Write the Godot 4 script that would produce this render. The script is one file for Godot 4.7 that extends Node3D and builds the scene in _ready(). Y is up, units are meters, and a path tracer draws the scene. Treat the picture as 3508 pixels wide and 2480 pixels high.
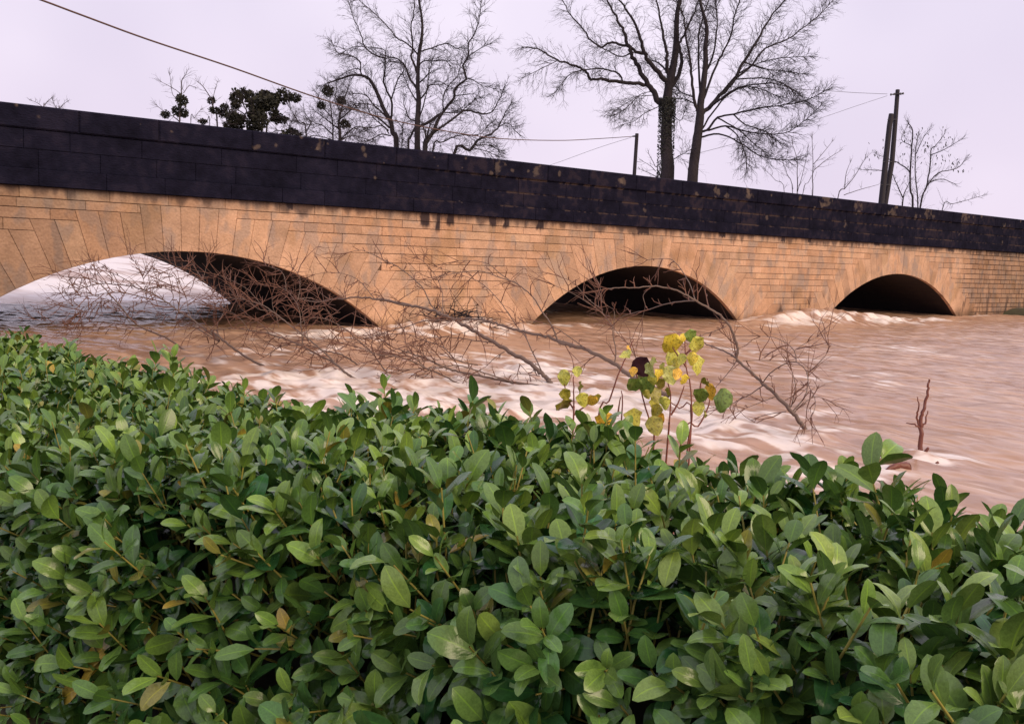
extends Node3D
# A flooded river under a three-arched stone bridge, seen over a laurel hedge on a grey winter day.
# y is up, metres; the water lies at y = 0 and the eye 1.8 above it.

class Buf:
	var v := PackedVector3Array()
	var n := PackedVector3Array()
	var t := PackedVector2Array()
	var t2 := PackedVector2Array()
	var c := PackedColorArray()
	var i := PackedInt32Array()

	func vert(p: Vector3, nn: Vector3, uv: Vector2) -> void:
		v.append(p)
		n.append(nn)
		t.append(uv)

	func face(k0: int, k1: int, k2: int) -> void:   # turned so that it fronts the way its normals point
		if (v[k1] - v[k0]).cross(v[k2] - v[k0]).dot(n[k0] + n[k1] + n[k2]) > 0.0:
			i.append_array(PackedInt32Array([k0, k2, k1]))
		else:
			i.append_array(PackedInt32Array([k0, k1, k2]))

	func flat4(a: Vector3, b: Vector3, c_: Vector3, d: Vector3, nn: Vector3, s := 1.0) -> void:
		var k := v.size()
		for p in [a, b, c_, d]:
			var q: Vector3 = p
			vert(q, nn, Vector2(q.x + q.z, q.y) * s)
		face(k, k + 1, k + 2)
		face(k, k + 2, k + 3)

	func mesh(m: Material) -> ArrayMesh:
		var a := []
		a.resize(Mesh.ARRAY_MAX)
		a[Mesh.ARRAY_VERTEX] = v
		a[Mesh.ARRAY_NORMAL] = n
		if t.size() == v.size():
			a[Mesh.ARRAY_TEX_UV] = t
		if t2.size() == v.size():
			a[Mesh.ARRAY_TEX_UV2] = t2
		if c.size() == v.size():
			a[Mesh.ARRAY_COLOR] = c
		a[Mesh.ARRAY_INDEX] = i
		var out := ArrayMesh.new()
		out.add_surface_from_arrays(Mesh.PRIMITIVE_TRIANGLES, a)
		out.surface_set_material(0, m)
		return out

var rng := RandomNumberGenerator.new()
var mats := {}
const EYE := Vector3(0, 1.8, 0)
const BRIDGE_AT := Vector3(-2.887, 0, -20.770)
const BRIDGE_TURN := 0.67694          # the bridge runs away to the right; its own x is along, z towards the near bank
const ARCHES := [-4.2, 8.25, 21.15]    # crowns along the bridge
const RADII := [6.5, 6.0, 6.95]
const CROWN := 1.545
const DECK := 2.573                   # foot of the parapet

func bridge_to_world(t: float, y: float, w: float) -> Vector3:
	return BRIDGE_AT + Vector3(cos(BRIDGE_TURN), 0, -sin(BRIDGE_TURN)) * t + Vector3(sin(BRIDGE_TURN), 0, cos(BRIDGE_TURN)) * w + Vector3(0, y, 0)

func world_to_bridge(p: Vector3) -> Vector2:
	var r := p - BRIDGE_AT
	return Vector2(r.x * cos(BRIDGE_TURN) - r.z * sin(BRIDGE_TURN), r.x * sin(BRIDGE_TURN) + r.z * cos(BRIDGE_TURN))

func lin(r: float, g: float, b: float) -> Color:
	return Color(r, g, b).linear_to_srgb()

func mat(called: String, c: Color, rough := 0.9) -> StandardMaterial3D:
	var m := StandardMaterial3D.new()
	m.resource_name = called
	m.albedo_color = c
	m.roughness = rough
	mats[called] = m
	return m

func noise(seed_: int, freq: float, octaves := 4, kind := FastNoiseLite.TYPE_SIMPLEX_SMOOTH) -> FastNoiseLite:
	var f := FastNoiseLite.new()
	f.seed = seed_
	f.noise_type = kind
	f.frequency = freq
	f.fractal_octaves = octaves
	return f

func noise_tex(f: FastNoiseLite, size: int, lo: Color, hi: Color, as_normal := false, bump := 4.0) -> NoiseTexture2D:
	var x := NoiseTexture2D.new()
	x.width = size
	x.height = size
	x.seamless = true
	x.noise = f
	if as_normal:
		x.as_normal_map = true
		x.bump_strength = bump
	else:
		var g := Gradient.new()
		g.set_color(0, lo)
		g.set_color(1, hi)
		x.color_ramp = g
	return x

func tag(o: Node, label := "", category := "", group := "", kind := "") -> void:
	if label:
		o.set_meta("label", label)
	if category:
		o.set_meta("category", category)
	if group:
		o.set_meta("group", group)
	if kind:
		o.set_meta("kind", kind)

func put(called: String, m: Mesh, parent: Node = self, kind := "") -> MeshInstance3D:
	var o := MeshInstance3D.new()
	o.name = free_name(called, parent)
	o.mesh = m
	if kind:
		o.set_meta("kind", kind)
	parent.add_child(o, true)
	return o

var taken := {}
func free_name(called: String, parent: Node) -> String:
	var key := str(parent.get_instance_id()) + called
	var k: int = taken.get(key, -1) + 1
	taken[key] = k
	return called if k == 0 else "%s_%03d" % [called, k]

func thing(called: String, label: String, category: String, at := Vector3.ZERO, group := "") -> Node3D:
	var o := Node3D.new()
	o.name = free_name(called, self)
	add_child(o, true)
	o.position = at
	tag(o, label, category, group)
	return o

# ---------- round timber: tubes along a line ----------

func smooth_line(pts: Array, sub: int, wobble := 0.0) -> PackedVector3Array:
	var out := PackedVector3Array()
	var n := pts.size()
	for k in n - 1:
		var a: Vector3 = pts[maxi(k - 1, 0)]
		var b: Vector3 = pts[k]
		var c: Vector3 = pts[k + 1]
		var d: Vector3 = pts[mini(k + 2, n - 1)]
		for s in sub:
			var p := b.cubic_interpolate(c, a, d, float(s) / sub)
			if wobble > 0.0 and (k > 0 or s > 0):
				p += Vector3(rng.randfn(), rng.randfn(), rng.randfn()) * wobble
			out.append(p)
	out.append(pts[n - 1])
	return out

func tube(b: Buf, pts: PackedVector3Array, r0: float, r1: float, sides: int, lump := 0.0) -> void:
	var n := pts.size()
	if n < 2:
		return
	var base := b.v.size()
	var d := (pts[1] - pts[0]).normalized()
	var u := d.cross(Vector3.UP if absf(d.y) < 0.9 else Vector3.RIGHT).normalized()
	var run := 0.0
	for k in n:
		var e := (pts[mini(k + 1, n - 1)] - pts[maxi(k - 1, 0)]).normalized()
		u = (u - e * u.dot(e)).normalized()
		var w := e.cross(u)
		var r := lerpf(r0, r1, float(k) / (n - 1))
		if k > 0:
			run += pts[k].distance_to(pts[k - 1])
		for s in sides:
			var a := TAU * s / sides
			var o := u * cos(a) + w * sin(a)
			var rr := r * (1.0 + lump * rng.randf_range(-1.0, 1.0)) if lump > 0.0 else r
			b.vert(pts[k] + o * rr, o, Vector2(float(s) / sides, run))
	for k in n - 1:
		for s in sides:
			var p := base + k * sides + s
			var q := base + k * sides + (s + 1) % sides
			b.i.append_array(PackedInt32Array([p, q + sides, q, p, p + sides, q + sides]))

func any_side(d: Vector3) -> Vector3:
	var a := Vector3(rng.randfn(), rng.randfn(), rng.randfn())
	a -= d * a.dot(d)
	return a.normalized() if a.length() > 0.001 else d.cross(Vector3(0.3, 0.8, 0.1)).normalized()

# a small branch with its own forks; sway bends it up or down
func grow(b: Buf, p: Vector3, d: Vector3, length: float, r: float, level: int, sway: float, forks: int, bend := 0.22) -> void:
	var n := 4 if level > 0 else 2
	var pts := PackedVector3Array([p])
	var e := d
	for k in n:
		e = (e + any_side(e) * rng.randf() * bend + Vector3.UP * sway * 0.3).normalized()
		p += e * (length / n)
		pts.append(p)
	tube(b, pts, r, r * 0.45, 3)
	if level <= 0:
		return
	for k in forks:
		var at := rng.randi_range(1, n)
		var dd := (pts[at] - pts[at - 1]).normalized()
		var fork := (dd + any_side(dd) * rng.randf_range(0.45, 1.1)).normalized()
		grow(b, pts[at], fork, length * rng.randf_range(0.45, 0.75), r * lerpf(0.8, 0.5, float(at) / n), level - 1, sway, forks, bend)

# a bare tree: limbs is a list of [thickness at its foot, at its tip, points]; the first is the trunk
func bare_tree(called: String, label: String, limbs: Array, group: String, o := {}) -> Node3D:
	var foot: Vector3 = limbs[0][2][0]
	var t := thing(called, label, "tree", foot, group)
	var m: Material = o.get("bark", mats.bark)
	var tw := Buf.new()
	var twig_len: float = o.get("twig", 1.0)
	var twig_r: float = o.get("twig_r", 0.012)
	var step: float = o.get("step", 0.5)
	var level: int = o.get("level", 2)
	var sway: float = o.get("sway", 0.1)
	var forks: int = o.get("forks", 2)
	for k in limbs.size():
		var spec: Array = limbs[k]
		var pts := []
		for p in spec[2]:
			pts.append(p - foot)
		var line := smooth_line(pts, 4, 0.0 if k == 0 else float(spec[0]) * 0.2)
		var b := Buf.new()
		tube(b, line, float(spec[0]), float(spec[1]), 9 if k == 0 else 6, 0.06 if k == 0 else 0.0)
		put("trunk" if k == 0 else "limb", b.mesh(m), t)
		var total := 0.0
		for s in line.size() - 1:
			total += line[s].distance_to(line[s + 1])
		var run := 0.0
		var next: float = total * (float(o.get("bare", 0.6)) if k == 0 else float(o.get("bare_limb", 0.15)))
		for s in line.size() - 1:
			var seg := line[s].distance_to(line[s + 1])
			while next < run + seg:
				var f := (next - run) / seg
				var d := (line[s + 1] - line[s]).normalized()
				var dd := (d + any_side(d) * rng.randf_range(0.6, 1.4)).normalized()
				var along := next / total
				grow(tw, line[s].lerp(line[s + 1], f), dd, twig_len * rng.randf_range(0.5, 1.15) * lerpf(1.1, 0.7, along), twig_r * rng.randf_range(0.8, 1.3), level, sway, forks)
				next += step * rng.randf_range(0.6, 1.4) * lerpf(1.3, 0.7, along)
			run += seg
		var last := line.size() - 1
		for s in 3:
			var d := (line[last] - line[last - 1]).normalized()
			grow(tw, line[last], (d + any_side(d) * 0.2).normalized(), twig_len * 0.6, twig_r * 1.2, level, sway, forks)
	put("twigs", tw.mesh(m), t, "stuff")
	return t

# ---------- stones ----------

func shrink(poly: PackedVector2Array, by: float) -> PackedVector2Array:
	var out := PackedVector2Array()
	var n := poly.size()
	for k in n:
		var a := poly[(k + n - 1) % n]
		var p := poly[k]
		var c := poly[(k + 1) % n]
		var d0 := (p - a).normalized()
		var d1 := (c - p).normalized()
		var n0 := Vector2(-d0.y, d0.x)
		var n1 := Vector2(-d1.y, d1.x)
		var m := n0 + n1
		out.append(p + m / maxf(m.dot(n0), 0.35) * by)
	return out

func counter(poly: PackedVector2Array) -> PackedVector2Array:
	var q := poly.duplicate()
	if Geometry2D.is_polygon_clockwise(q):
		q.reverse()
	# drop points that lie almost on each other
	var out := PackedVector2Array()
	for p in q:
		if out.is_empty() or out[-1].distance_to(p) > 0.012:
			out.append(p)
	if out.size() > 2 and out[0].distance_to(out[-1]) < 0.012:
		out.remove_at(out.size() - 1)
	return out

func area(poly: PackedVector2Array) -> float:
	var s := 0.0
	for k in poly.size():
		s += poly[k].cross(poly[(k + 1) % poly.size()])
	return absf(s) * 0.5

# a dressed stone: outline in the face (along, up), its face at z = front, arrises worn off
func stone(b: Buf, outline: PackedVector2Array, front: float, back: float, joint: float, worn: float, tone: Color, wall_w: float, wall_0: float, wall_h: float, wall_y: float) -> bool:
	var p := counter(outline)
	if p.size() < 3:
		return false
	p = shrink(p, joint)
	var q := shrink(p, worn)
	var tri := Geometry2D.triangulate_polygon(q)
	if tri.is_empty():
		return false
	var k0 := b.v.size()
	var n := p.size()
	for x in q:
		b.vert(Vector3(x.x, x.y, front), Vector3(0, 0, 1), Vector2.ZERO)
	for k in range(0, tri.size(), 3):
		b.face(k0 + tri[k], k0 + tri[k + 1], k0 + tri[k + 2])
	for k in n:
		var j := (k + 1) % n
		var d := (p[j] - p[k]).normalized()
		var side := Vector3(d.y, -d.x, 0)
		var slope := (side + Vector3(0, 0, 1)).normalized()
		b.flat4(Vector3(q[k].x, q[k].y, front), Vector3(q[j].x, q[j].y, front), Vector3(p[j].x, p[j].y, front - worn), Vector3(p[k].x, p[k].y, front - worn), slope)
		b.flat4(Vector3(p[k].x, p[k].y, front - worn), Vector3(p[j].x, p[j].y, front - worn), Vector3(p[j].x, p[j].y, back), Vector3(p[k].x, p[k].y, back), side)
	for k in range(k0, b.v.size()):
		b.t[k] = Vector2((b.v[k].x - wall_0) / wall_w, 1.0 - (b.v[k].y + (b.v[k].z - front) * 0.6 - wall_y) / wall_h)
		b.t2.append(Vector2(b.v[k].x + b.v[k].z * 0.7, b.v[k].y + b.v[k].z * 0.5))
		b.c.append(tone)
	return true

func _ready() -> void:
	rng.seed = 4711
	view()
	sky_and_light()
	materials()
	ground()
	river()
	bridge()
	trees()
	poles_and_wires()
	hedge()
	saplings()
	drift_branches()
	snag()

func view() -> void:
	var cam := Camera3D.new()
	cam.name = "camera"
	cam.fov = 41.48
	cam.near = 0.05
	cam.far = 6000.0
	var pitch := deg_to_rad(6.615)
	var roll := deg_to_rad(2.313)
	var right := Vector3.RIGHT * cos(roll) + Vector3(0, cos(pitch), -sin(pitch)) * sin(roll)
	var up := Vector3.RIGHT * -sin(roll) + Vector3(0, cos(pitch), -sin(pitch)) * cos(roll)
	cam.transform = Transform3D(Basis(right, up, Vector3(0, sin(pitch), cos(pitch))), EYE)
	add_child(cam)
	cam.current = true

func sky_and_light() -> void:
	var s := ProceduralSkyMaterial.new()
	s.sky_top_color = lin(0.475, 0.455, 0.57)
	s.sky_horizon_color = lin(0.505, 0.435, 0.53)
	s.sky_curve = 0.25
	s.ground_bottom_color = lin(0.25, 0.2, 0.18)
	s.ground_horizon_color = lin(0.6, 0.5, 0.5)
	s.sun_angle_max = 1.0
	var g := Gradient.new()
	g.set_color(0, Color(0.0, 0.0, 0.0, 1.0))
	g.set_color(1, Color(0.40, 0.385, 0.36, 1.0))
	var cover := NoiseTexture2D.new()
	cover.width = 512
	cover.height = 256
	cover.seamless = true
	cover.noise = noise(5, 0.03, 4)
	cover.color_ramp = g
	s.sky_cover = cover
	var sky := Sky.new()
	sky.sky_material = s
	var e := Environment.new()
	e.background_mode = Environment.BG_SKY
	e.sky = sky
	e.tonemap_mode = Environment.TONE_MAPPER_LINEAR
	e.tonemap_exposure = 1.6
	e.sdfgi_enabled = true
	e.ssao_enabled = true
	e.ssil_enabled = true
	var we := WorldEnvironment.new()
	we.name = "world_environment"
	we.environment = e
	add_child(we)
	var sun := DirectionalLight3D.new()
	sun.name = "sun"
	sun.light_energy = 0.5
	sun.light_angular_distance = 35.0
	sun.light_color = Color(1.0, 0.9, 0.78)
	sun.shadow_enabled = true
	add_child(sun)
	# high behind the viewer's right shoulder
	sun.look_at_from_position(Vector3.ZERO, Vector3(-0.68, -0.62, -0.58), Vector3.UP)

func materials() -> void:
	var bark := mat("bark", lin(0.024, 0.017, 0.022))
	bark.normal_enabled = true
	bark.normal_texture = noise_tex(noise(11, 0.02, 3), 256, Color.BLACK, Color.WHITE, true, 6.0)
	bark.uv1_triplanar = true
	bark.uv1_scale = Vector3(1.5, 0.5, 1.5)
	mat("bark_pale", lin(0.06, 0.045, 0.05))
	mat("wet_branch", lin(0.145, 0.098, 0.08), 0.6)
	mat("wet_twig", lin(0.16, 0.072, 0.05), 0.6)
	mat("snag", lin(0.16, 0.05, 0.035), 0.5)
	mat("red_stem", lin(0.22, 0.07, 0.05), 0.5)
	mat("mistletoe", lin(0.022, 0.022, 0.014), 0.8)
	mat("ivy", lin(0.015, 0.016, 0.012), 0.7)
	mat("pole", lin(0.022, 0.017, 0.026), 0.8)
	mat("metal", lin(0.1, 0.1, 0.11), 0.5).metallic = 0.6
	mat("wire", lin(0.03, 0.022, 0.022), 0.6)
	mat("cable", lin(0.12, 0.06, 0.045), 0.6)
	var soil := mat("soil", Color.WHITE)
	soil.albedo_texture = noise_tex(noise(21, 0.02, 5), 512, lin(0.05, 0.035, 0.02), lin(0.07, 0.075, 0.03))
	soil.uv1_triplanar = true
	soil.uv1_world_triplanar = true
	soil.uv1_scale = Vector3(0.3, 0.3, 0.3)
	mat("asphalt", lin(0.05, 0.05, 0.05))
	for called in ["wall", "parapet"]:
		var m := mat(called + "_stone", Color.WHITE, 0.92)
		m.albedo_texture = wall_texture() if called == "wall" else parapet_texture()
		m.texture_repeat = false
		m.metallic_specular = 0.35 if called == "wall" else 0.15
		m.vertex_color_use_as_albedo = true
		m.heightmap_enabled = true
		m.heightmap_scale = 1.6
		m.heightmap_texture = ImageTexture.create_from_image(noise(41, 0.35, 3).get_image(2048, 144, false, false, true))
	var mortar := mat("mortar", Color.WHITE)
	mortar.albedo_texture = noise_tex(noise(51, 0.03, 4), 256, lin(0.11, 0.065, 0.05), lin(0.2, 0.13, 0.095))
	mortar.uv1_triplanar = true
	mortar.uv1_scale = Vector3(0.8, 0.8, 0.8)
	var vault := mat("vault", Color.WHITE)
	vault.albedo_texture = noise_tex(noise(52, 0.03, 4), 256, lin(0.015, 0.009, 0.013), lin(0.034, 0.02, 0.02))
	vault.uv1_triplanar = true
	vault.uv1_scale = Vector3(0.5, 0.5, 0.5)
	mat("parapet_core", lin(0.07, 0.05, 0.045))

# what the ashlar is stained with: buff stone, grey and rusty blotches, black runs under the cornice, damp at the foot
const WALL_0 := -8.8
const WALL_W := 41.0
const WALL_Y := -0.2
const WALL_H := 2.88
func wall_texture() -> ImageTexture:
	var w := 2048
	var h := 144
	var im := Image.create(w, h, false, Image.FORMAT_RGB8)
	var n1 := noise(61, 0.9, 4)
	var n2 := noise(62, 0.25, 3)
	var n3 := noise(63, 3.0, 3)
	var n4 := noise(64, 1.1, 3)
	var grit := RandomNumberGenerator.new()
	grit.seed = 64
	# where the black runs come down from the cornice: [along, half width, length]
	var runs := [[-2.2, 0.1, 0.10], [1.05, 0.14, 0.30], [1.4, 0.06, 0.36], [1.75, 0.1, 0.24], [2.95, 0.12, 0.20], [3.35, 0.1, 0.23], [4.4, 0.13, 0.2], [8.0, 0.3, 0.17], [11.3, 0.16, 0.12], [14.2, 0.12, 0.14], [15.6, 0.1, 0.12], [19.5, 0.2, 0.08], [24.6, 0.3, 0.12]]
	var a := Vector3(0.645, 0.405, 0.28)
	for x in w:
		var t := WALL_0 + WALL_W * x / w
		for y in h:
			var yy := WALL_Y + WALL_H * (1.0 - float(y) / h)
			var m := n1.get_noise_2d(t, yy)
			var g := n2.get_noise_2d(t, yy * 1.6)
			var f := n3.get_noise_2d(t, yy)
			var col := a * (1.0 + 0.22 * m + 0.14 * f)
			# grey lichen-washed blotches and a paler bloom near the crowns
			var grey := smoothstep(0.06, 0.42, n4.get_noise_2d(t * 1.7, yy * 0.7 + 9.0) + 0.35 * f) * 0.75
			col = col.lerp(Vector3(0.44, 0.32, 0.27), grey)
			# redder, darker towards the old abutment that the photograph begins with
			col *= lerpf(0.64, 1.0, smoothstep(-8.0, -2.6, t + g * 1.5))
			col = col.lerp(Vector3(0.42, 0.25, 0.14), 0.5 * smoothstep(0.2, 0.5, n2.get_noise_2d(t * 2.6 + 40.0, yy * 2.6)))
			col = col.lerp(Vector3(0.40, 0.30, 0.24), 0.35 * smoothstep(2.25, 2.5, yy + 0.2 * f))
			# dirt under the cornice
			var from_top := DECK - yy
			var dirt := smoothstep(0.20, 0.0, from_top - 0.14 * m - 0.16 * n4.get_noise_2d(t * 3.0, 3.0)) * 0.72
			for r in runs:
				var off: float = absf(t - r[0] - 0.03 * f) / r[1]
				if off < 1.3:
					dirt = maxf(dirt, smoothstep(1.15, 0.7, off + 0.25 * f) * smoothstep(r[2] * 1.25, r[2] * 0.8, from_top + 0.05 * n4.get_noise_2d(t * 9.0, 1.0)) * 0.95)
			col = col.lerp(Vector3(0.035, 0.025, 0.035), clampf(dirt, 0.0, 1.0))
			# blotches low on the right-hand pier and the rough right-hand end
			var low := smoothstep(0.15, 0.45, n4.get_noise_2d(t * 2.2, yy * 0.5)) * smoothstep(1.3, 0.5, yy) * smoothstep(12.0, 14.5, t)
			col = col.lerp(Vector3(0.13, 0.085, 0.075), low * 0.7)
			col *= lerpf(1.0, 0.66, smoothstep(25.0, 27.0, t))
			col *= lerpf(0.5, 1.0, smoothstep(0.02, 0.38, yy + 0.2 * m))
			col *= 0.86 + 0.10 * grit.randf_range(-1.0, 1.0)
			im.set_pixel(x, y, Color(col.x, col.y, col.z).linear_to_srgb())
	return ImageTexture.create_from_image(im)

const PAR_Y := 2.5
const PAR_H := 1.5
func parapet_texture() -> ImageTexture:
	var w := 2048
	var h := 96
	var im := Image.create(w, h, false, Image.FORMAT_RGB8)
	var n1 := noise(71, 0.8, 4)
	var n2 := noise(72, 4.0, 3)
	var n3 := noise(73, 0.22, 2)
	var r := RandomNumberGenerator.new()
	r.seed = 99
	var spots := []   # pale lichen: [along, up, radius]
	for k in 60:
		var t := r.randf_range(-8.0, 31.0)
		var high := r.randf() < 0.7
		spots.append([t, r.randf_range(3.55, 3.9) if high else r.randf_range(2.65, 3.5), r.randf_range(0.02, 0.07) * (1.3 if t > 3.0 else 0.8)])
	spots.append_array([[-1.6, 3.79, 0.1], [3.0, 3.74, 0.13], [4.2, 3.70, 0.14], [7.1, 3.76, 0.12], [10.9, 3.7, 0.13], [12.3, 3.72, 0.13], [16.3, 3.82, 0.22], [18.1, 3.74, 0.2], [20.3, 3.7, 0.16], [22.6, 3.8, 0.2], [25.4, 3.78, 0.25]])
	for x in w:
		var t := WALL_0 + WALL_W * x / w
		var mine := []
		for s in spots:
			if absf(t - s[0]) < s[2] * 2.4:
				mine.append(s)
		for y in h:
			var yy := PAR_Y + PAR_H * (1.0 - float(y) / h)
			var m := n1.get_noise_2d(t, yy * 1.4)
			var f := n2.get_noise_2d(t, yy)
			var g := n3.get_noise_2d(t, 5.0)
			var col := Vector3(0.0115, 0.0112, 0.0245) * (1.0 + 0.45 * m + 0.3 * f)
			var brown := smoothstep(0.12, 0.55, m + 0.7 * f) * (0.13 * smoothstep(-3.0, 5.0, t) + 0.05)
			col = col.lerp(Vector3(0.10, 0.062, 0.045), brown * (0.6 + 0.4 * g))
			# pale old mortar smeared along the beds towards the middle
			var bed_line := minf(absf(yy - 2.86), minf(absf(yy - 3.19), absf(yy - 3.52)))
			col = col.lerp(Vector3(0.12, 0.08, 0.06), 0.55 * smoothstep(0.03, 0.008, bed_line) * smoothstep(-0.15, 0.35, m + f) * smoothstep(-1.0, 5.0, t))
			for s in mine:
				var d: float = Vector2(t - s[0], yy - s[1]).length() / s[2] + 1.6 * f + 0.5 * m
				col = col.lerp(Vector3(0.17, 0.13, 0.11), 0.45 * smoothstep(1.2, 0.4, d))
			im.set_pixel(x, y, Color(col.x, col.y, col.z).linear_to_srgb())
	return ImageTexture.create_from_image(im)

# ---------- ground and river ----------

func bed(t: float, w: float) -> float:
	var near_edge := -7.6 + 0.25 * sin(w * 1.1) if w > 0.0 else -9.0 - 0.12 * absf(w + 8.0)
	var far_edge := 28.5 if w > -9.0 else 23.5
	var k := smoothstep(0.9, -0.6, t - near_edge)
	var l := smoothstep(-1.5, 1.5, t - far_edge)
	return lerpf(-1.6, 0.28, maxf(k, l)) + (0.35 * l if w < -9.0 else 0.0) + 0.03 * sin(t * 3.1 + w * 2.3)

func graded(spans: Array) -> PackedFloat32Array:   # [from, to, step] after [from, to, step]
	var out := PackedFloat32Array()
	for s in spans:
		var n := maxi(1, roundi((s[1] - s[0]) / s[2]))
		for k in n:
			out.append(lerpf(s[0], s[1], float(k) / n))
	out.append(spans[-1][1])
	return out

func sheet(ts: PackedFloat32Array, ws: PackedFloat32Array, height: Callable) -> Buf:
	var b := Buf.new()
	var nw := ws.size()
	for t in ts:
		for w in ws:
			var p := bridge_to_world(t, height.call(t, w), w)
			b.vert(p, Vector3.UP, Vector2((t + 9.0) / 39.0, absf(fposmod((w + 12.0) / 30.0 + 1.0, 2.0) - 1.0)))
	for a in ts.size():
		for c in nw:
			var k := a * nw + c
			var dt := b.v[mini(a + 1, ts.size() - 1) * nw + c] - b.v[maxi(a - 1, 0) * nw + c]
			var dw := b.v[a * nw + mini(c + 1, nw - 1)] - b.v[a * nw + maxi(c - 1, 0)]
			b.n[k] = dw.cross(dt).normalized()
			if b.n[k].y < 0.0:
				b.n[k] = -b.n[k]
	for a in ts.size() - 1:
		for c in nw - 1:
			var k := a * nw + c
			b.i.append_array(PackedInt32Array([k, k + nw, k + nw + 1, k, k + nw + 1, k + 1]))
	var d := b.v
	if (d[b.i[1]] - d[b.i[0]]).cross(d[b.i[2]] - d[b.i[0]]).y > 0.0:
		for q in range(0, b.i.size(), 3):
			var x := b.i[q + 1]
			b.i[q + 1] = b.i[q + 2]
			b.i[q + 2] = x
	return b

func ground() -> void:
	var ts := graded([[-3000.0, -300.0, 900.0], [-300.0, -40.0, 30.0], [-40.0, -12.0, 4.0], [-12.0, -6.0, 0.3], [-6.0, 20.0, 4.0], [20.0, 33.0, 0.6], [33.0, 60.0, 6.0], [60.0, 300.0, 40.0], [300.0, 3000.0, 900.0]])
	var ws := graded([[-3000.0, -300.0, 900.0], [-300.0, -40.0, 20.0], [-40.0, -9.4, 3.0], [-9.4, -8.8, 0.3], [-8.8, 40.0, 0.8], [40.0, 300.0, 40.0], [300.0, 3000.0, 900.0]])
	var o := put("ground", sheet(ts, ws, bed).mesh(mats.soil))
	tag(o, "brown earth of the river banks under the hedge", "", "", "structure")

# [along, out from the bridge, height, half length along, half length out]
const HUMPS := [[14.6, 1.1, 0.27, 1.9, 0.8], [16.9, 1.0, 0.16, 2.2, 0.7], [12.9, 0.9, 0.10, 0.8, 0.6], [2.3, 0.7, 0.18, 1.5, 0.6], [0.2, 1.2, 0.14, 1.2, 0.8]]
# foam: [along, out, half length along, half length out, strength]
var froth := []
var wave_a: FastNoiseLite
var wave_b: FastNoiseLite
var wave_c: FastNoiseLite

func surface(t: float, w: float) -> float:
	var calm := 1.0 if w > -9.0 else 0.7
	var y := (0.055 * wave_a.get_noise_2d(t * 1.0, w * 0.45) + 0.035 * wave_b.get_noise_2d(t, w * 0.5) + 0.02 * wave_c.get_noise_2d(t, w * 0.6)) * calm
	for h in HUMPS:
		var e: float = ((t - h[0]) / h[3]) ** 2 + ((w - h[1]) / h[4]) ** 2
		if e < 5.0:
			y += h[2] * exp(-e) * (1.0 + 0.5 * wave_b.get_noise_2d(t * 1.3, w * 1.3))
	var most := 0.0   # froth stands up a little, in lumps
	for f in froth:
		var e: float = ((t - f[0]) / f[2]) ** 2 + ((w - f[1]) / f[3]) ** 2
		if e < 6.0:
			most = maxf(most, f[4] * exp(-e))
	return y + 0.08 * most * (0.3 + wave_c.get_noise_2d(t * 0.62, w * 0.42) * 1.5 + wave_a.get_noise_2d(t * 2.2, w * 1.4) * 0.7)

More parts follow.
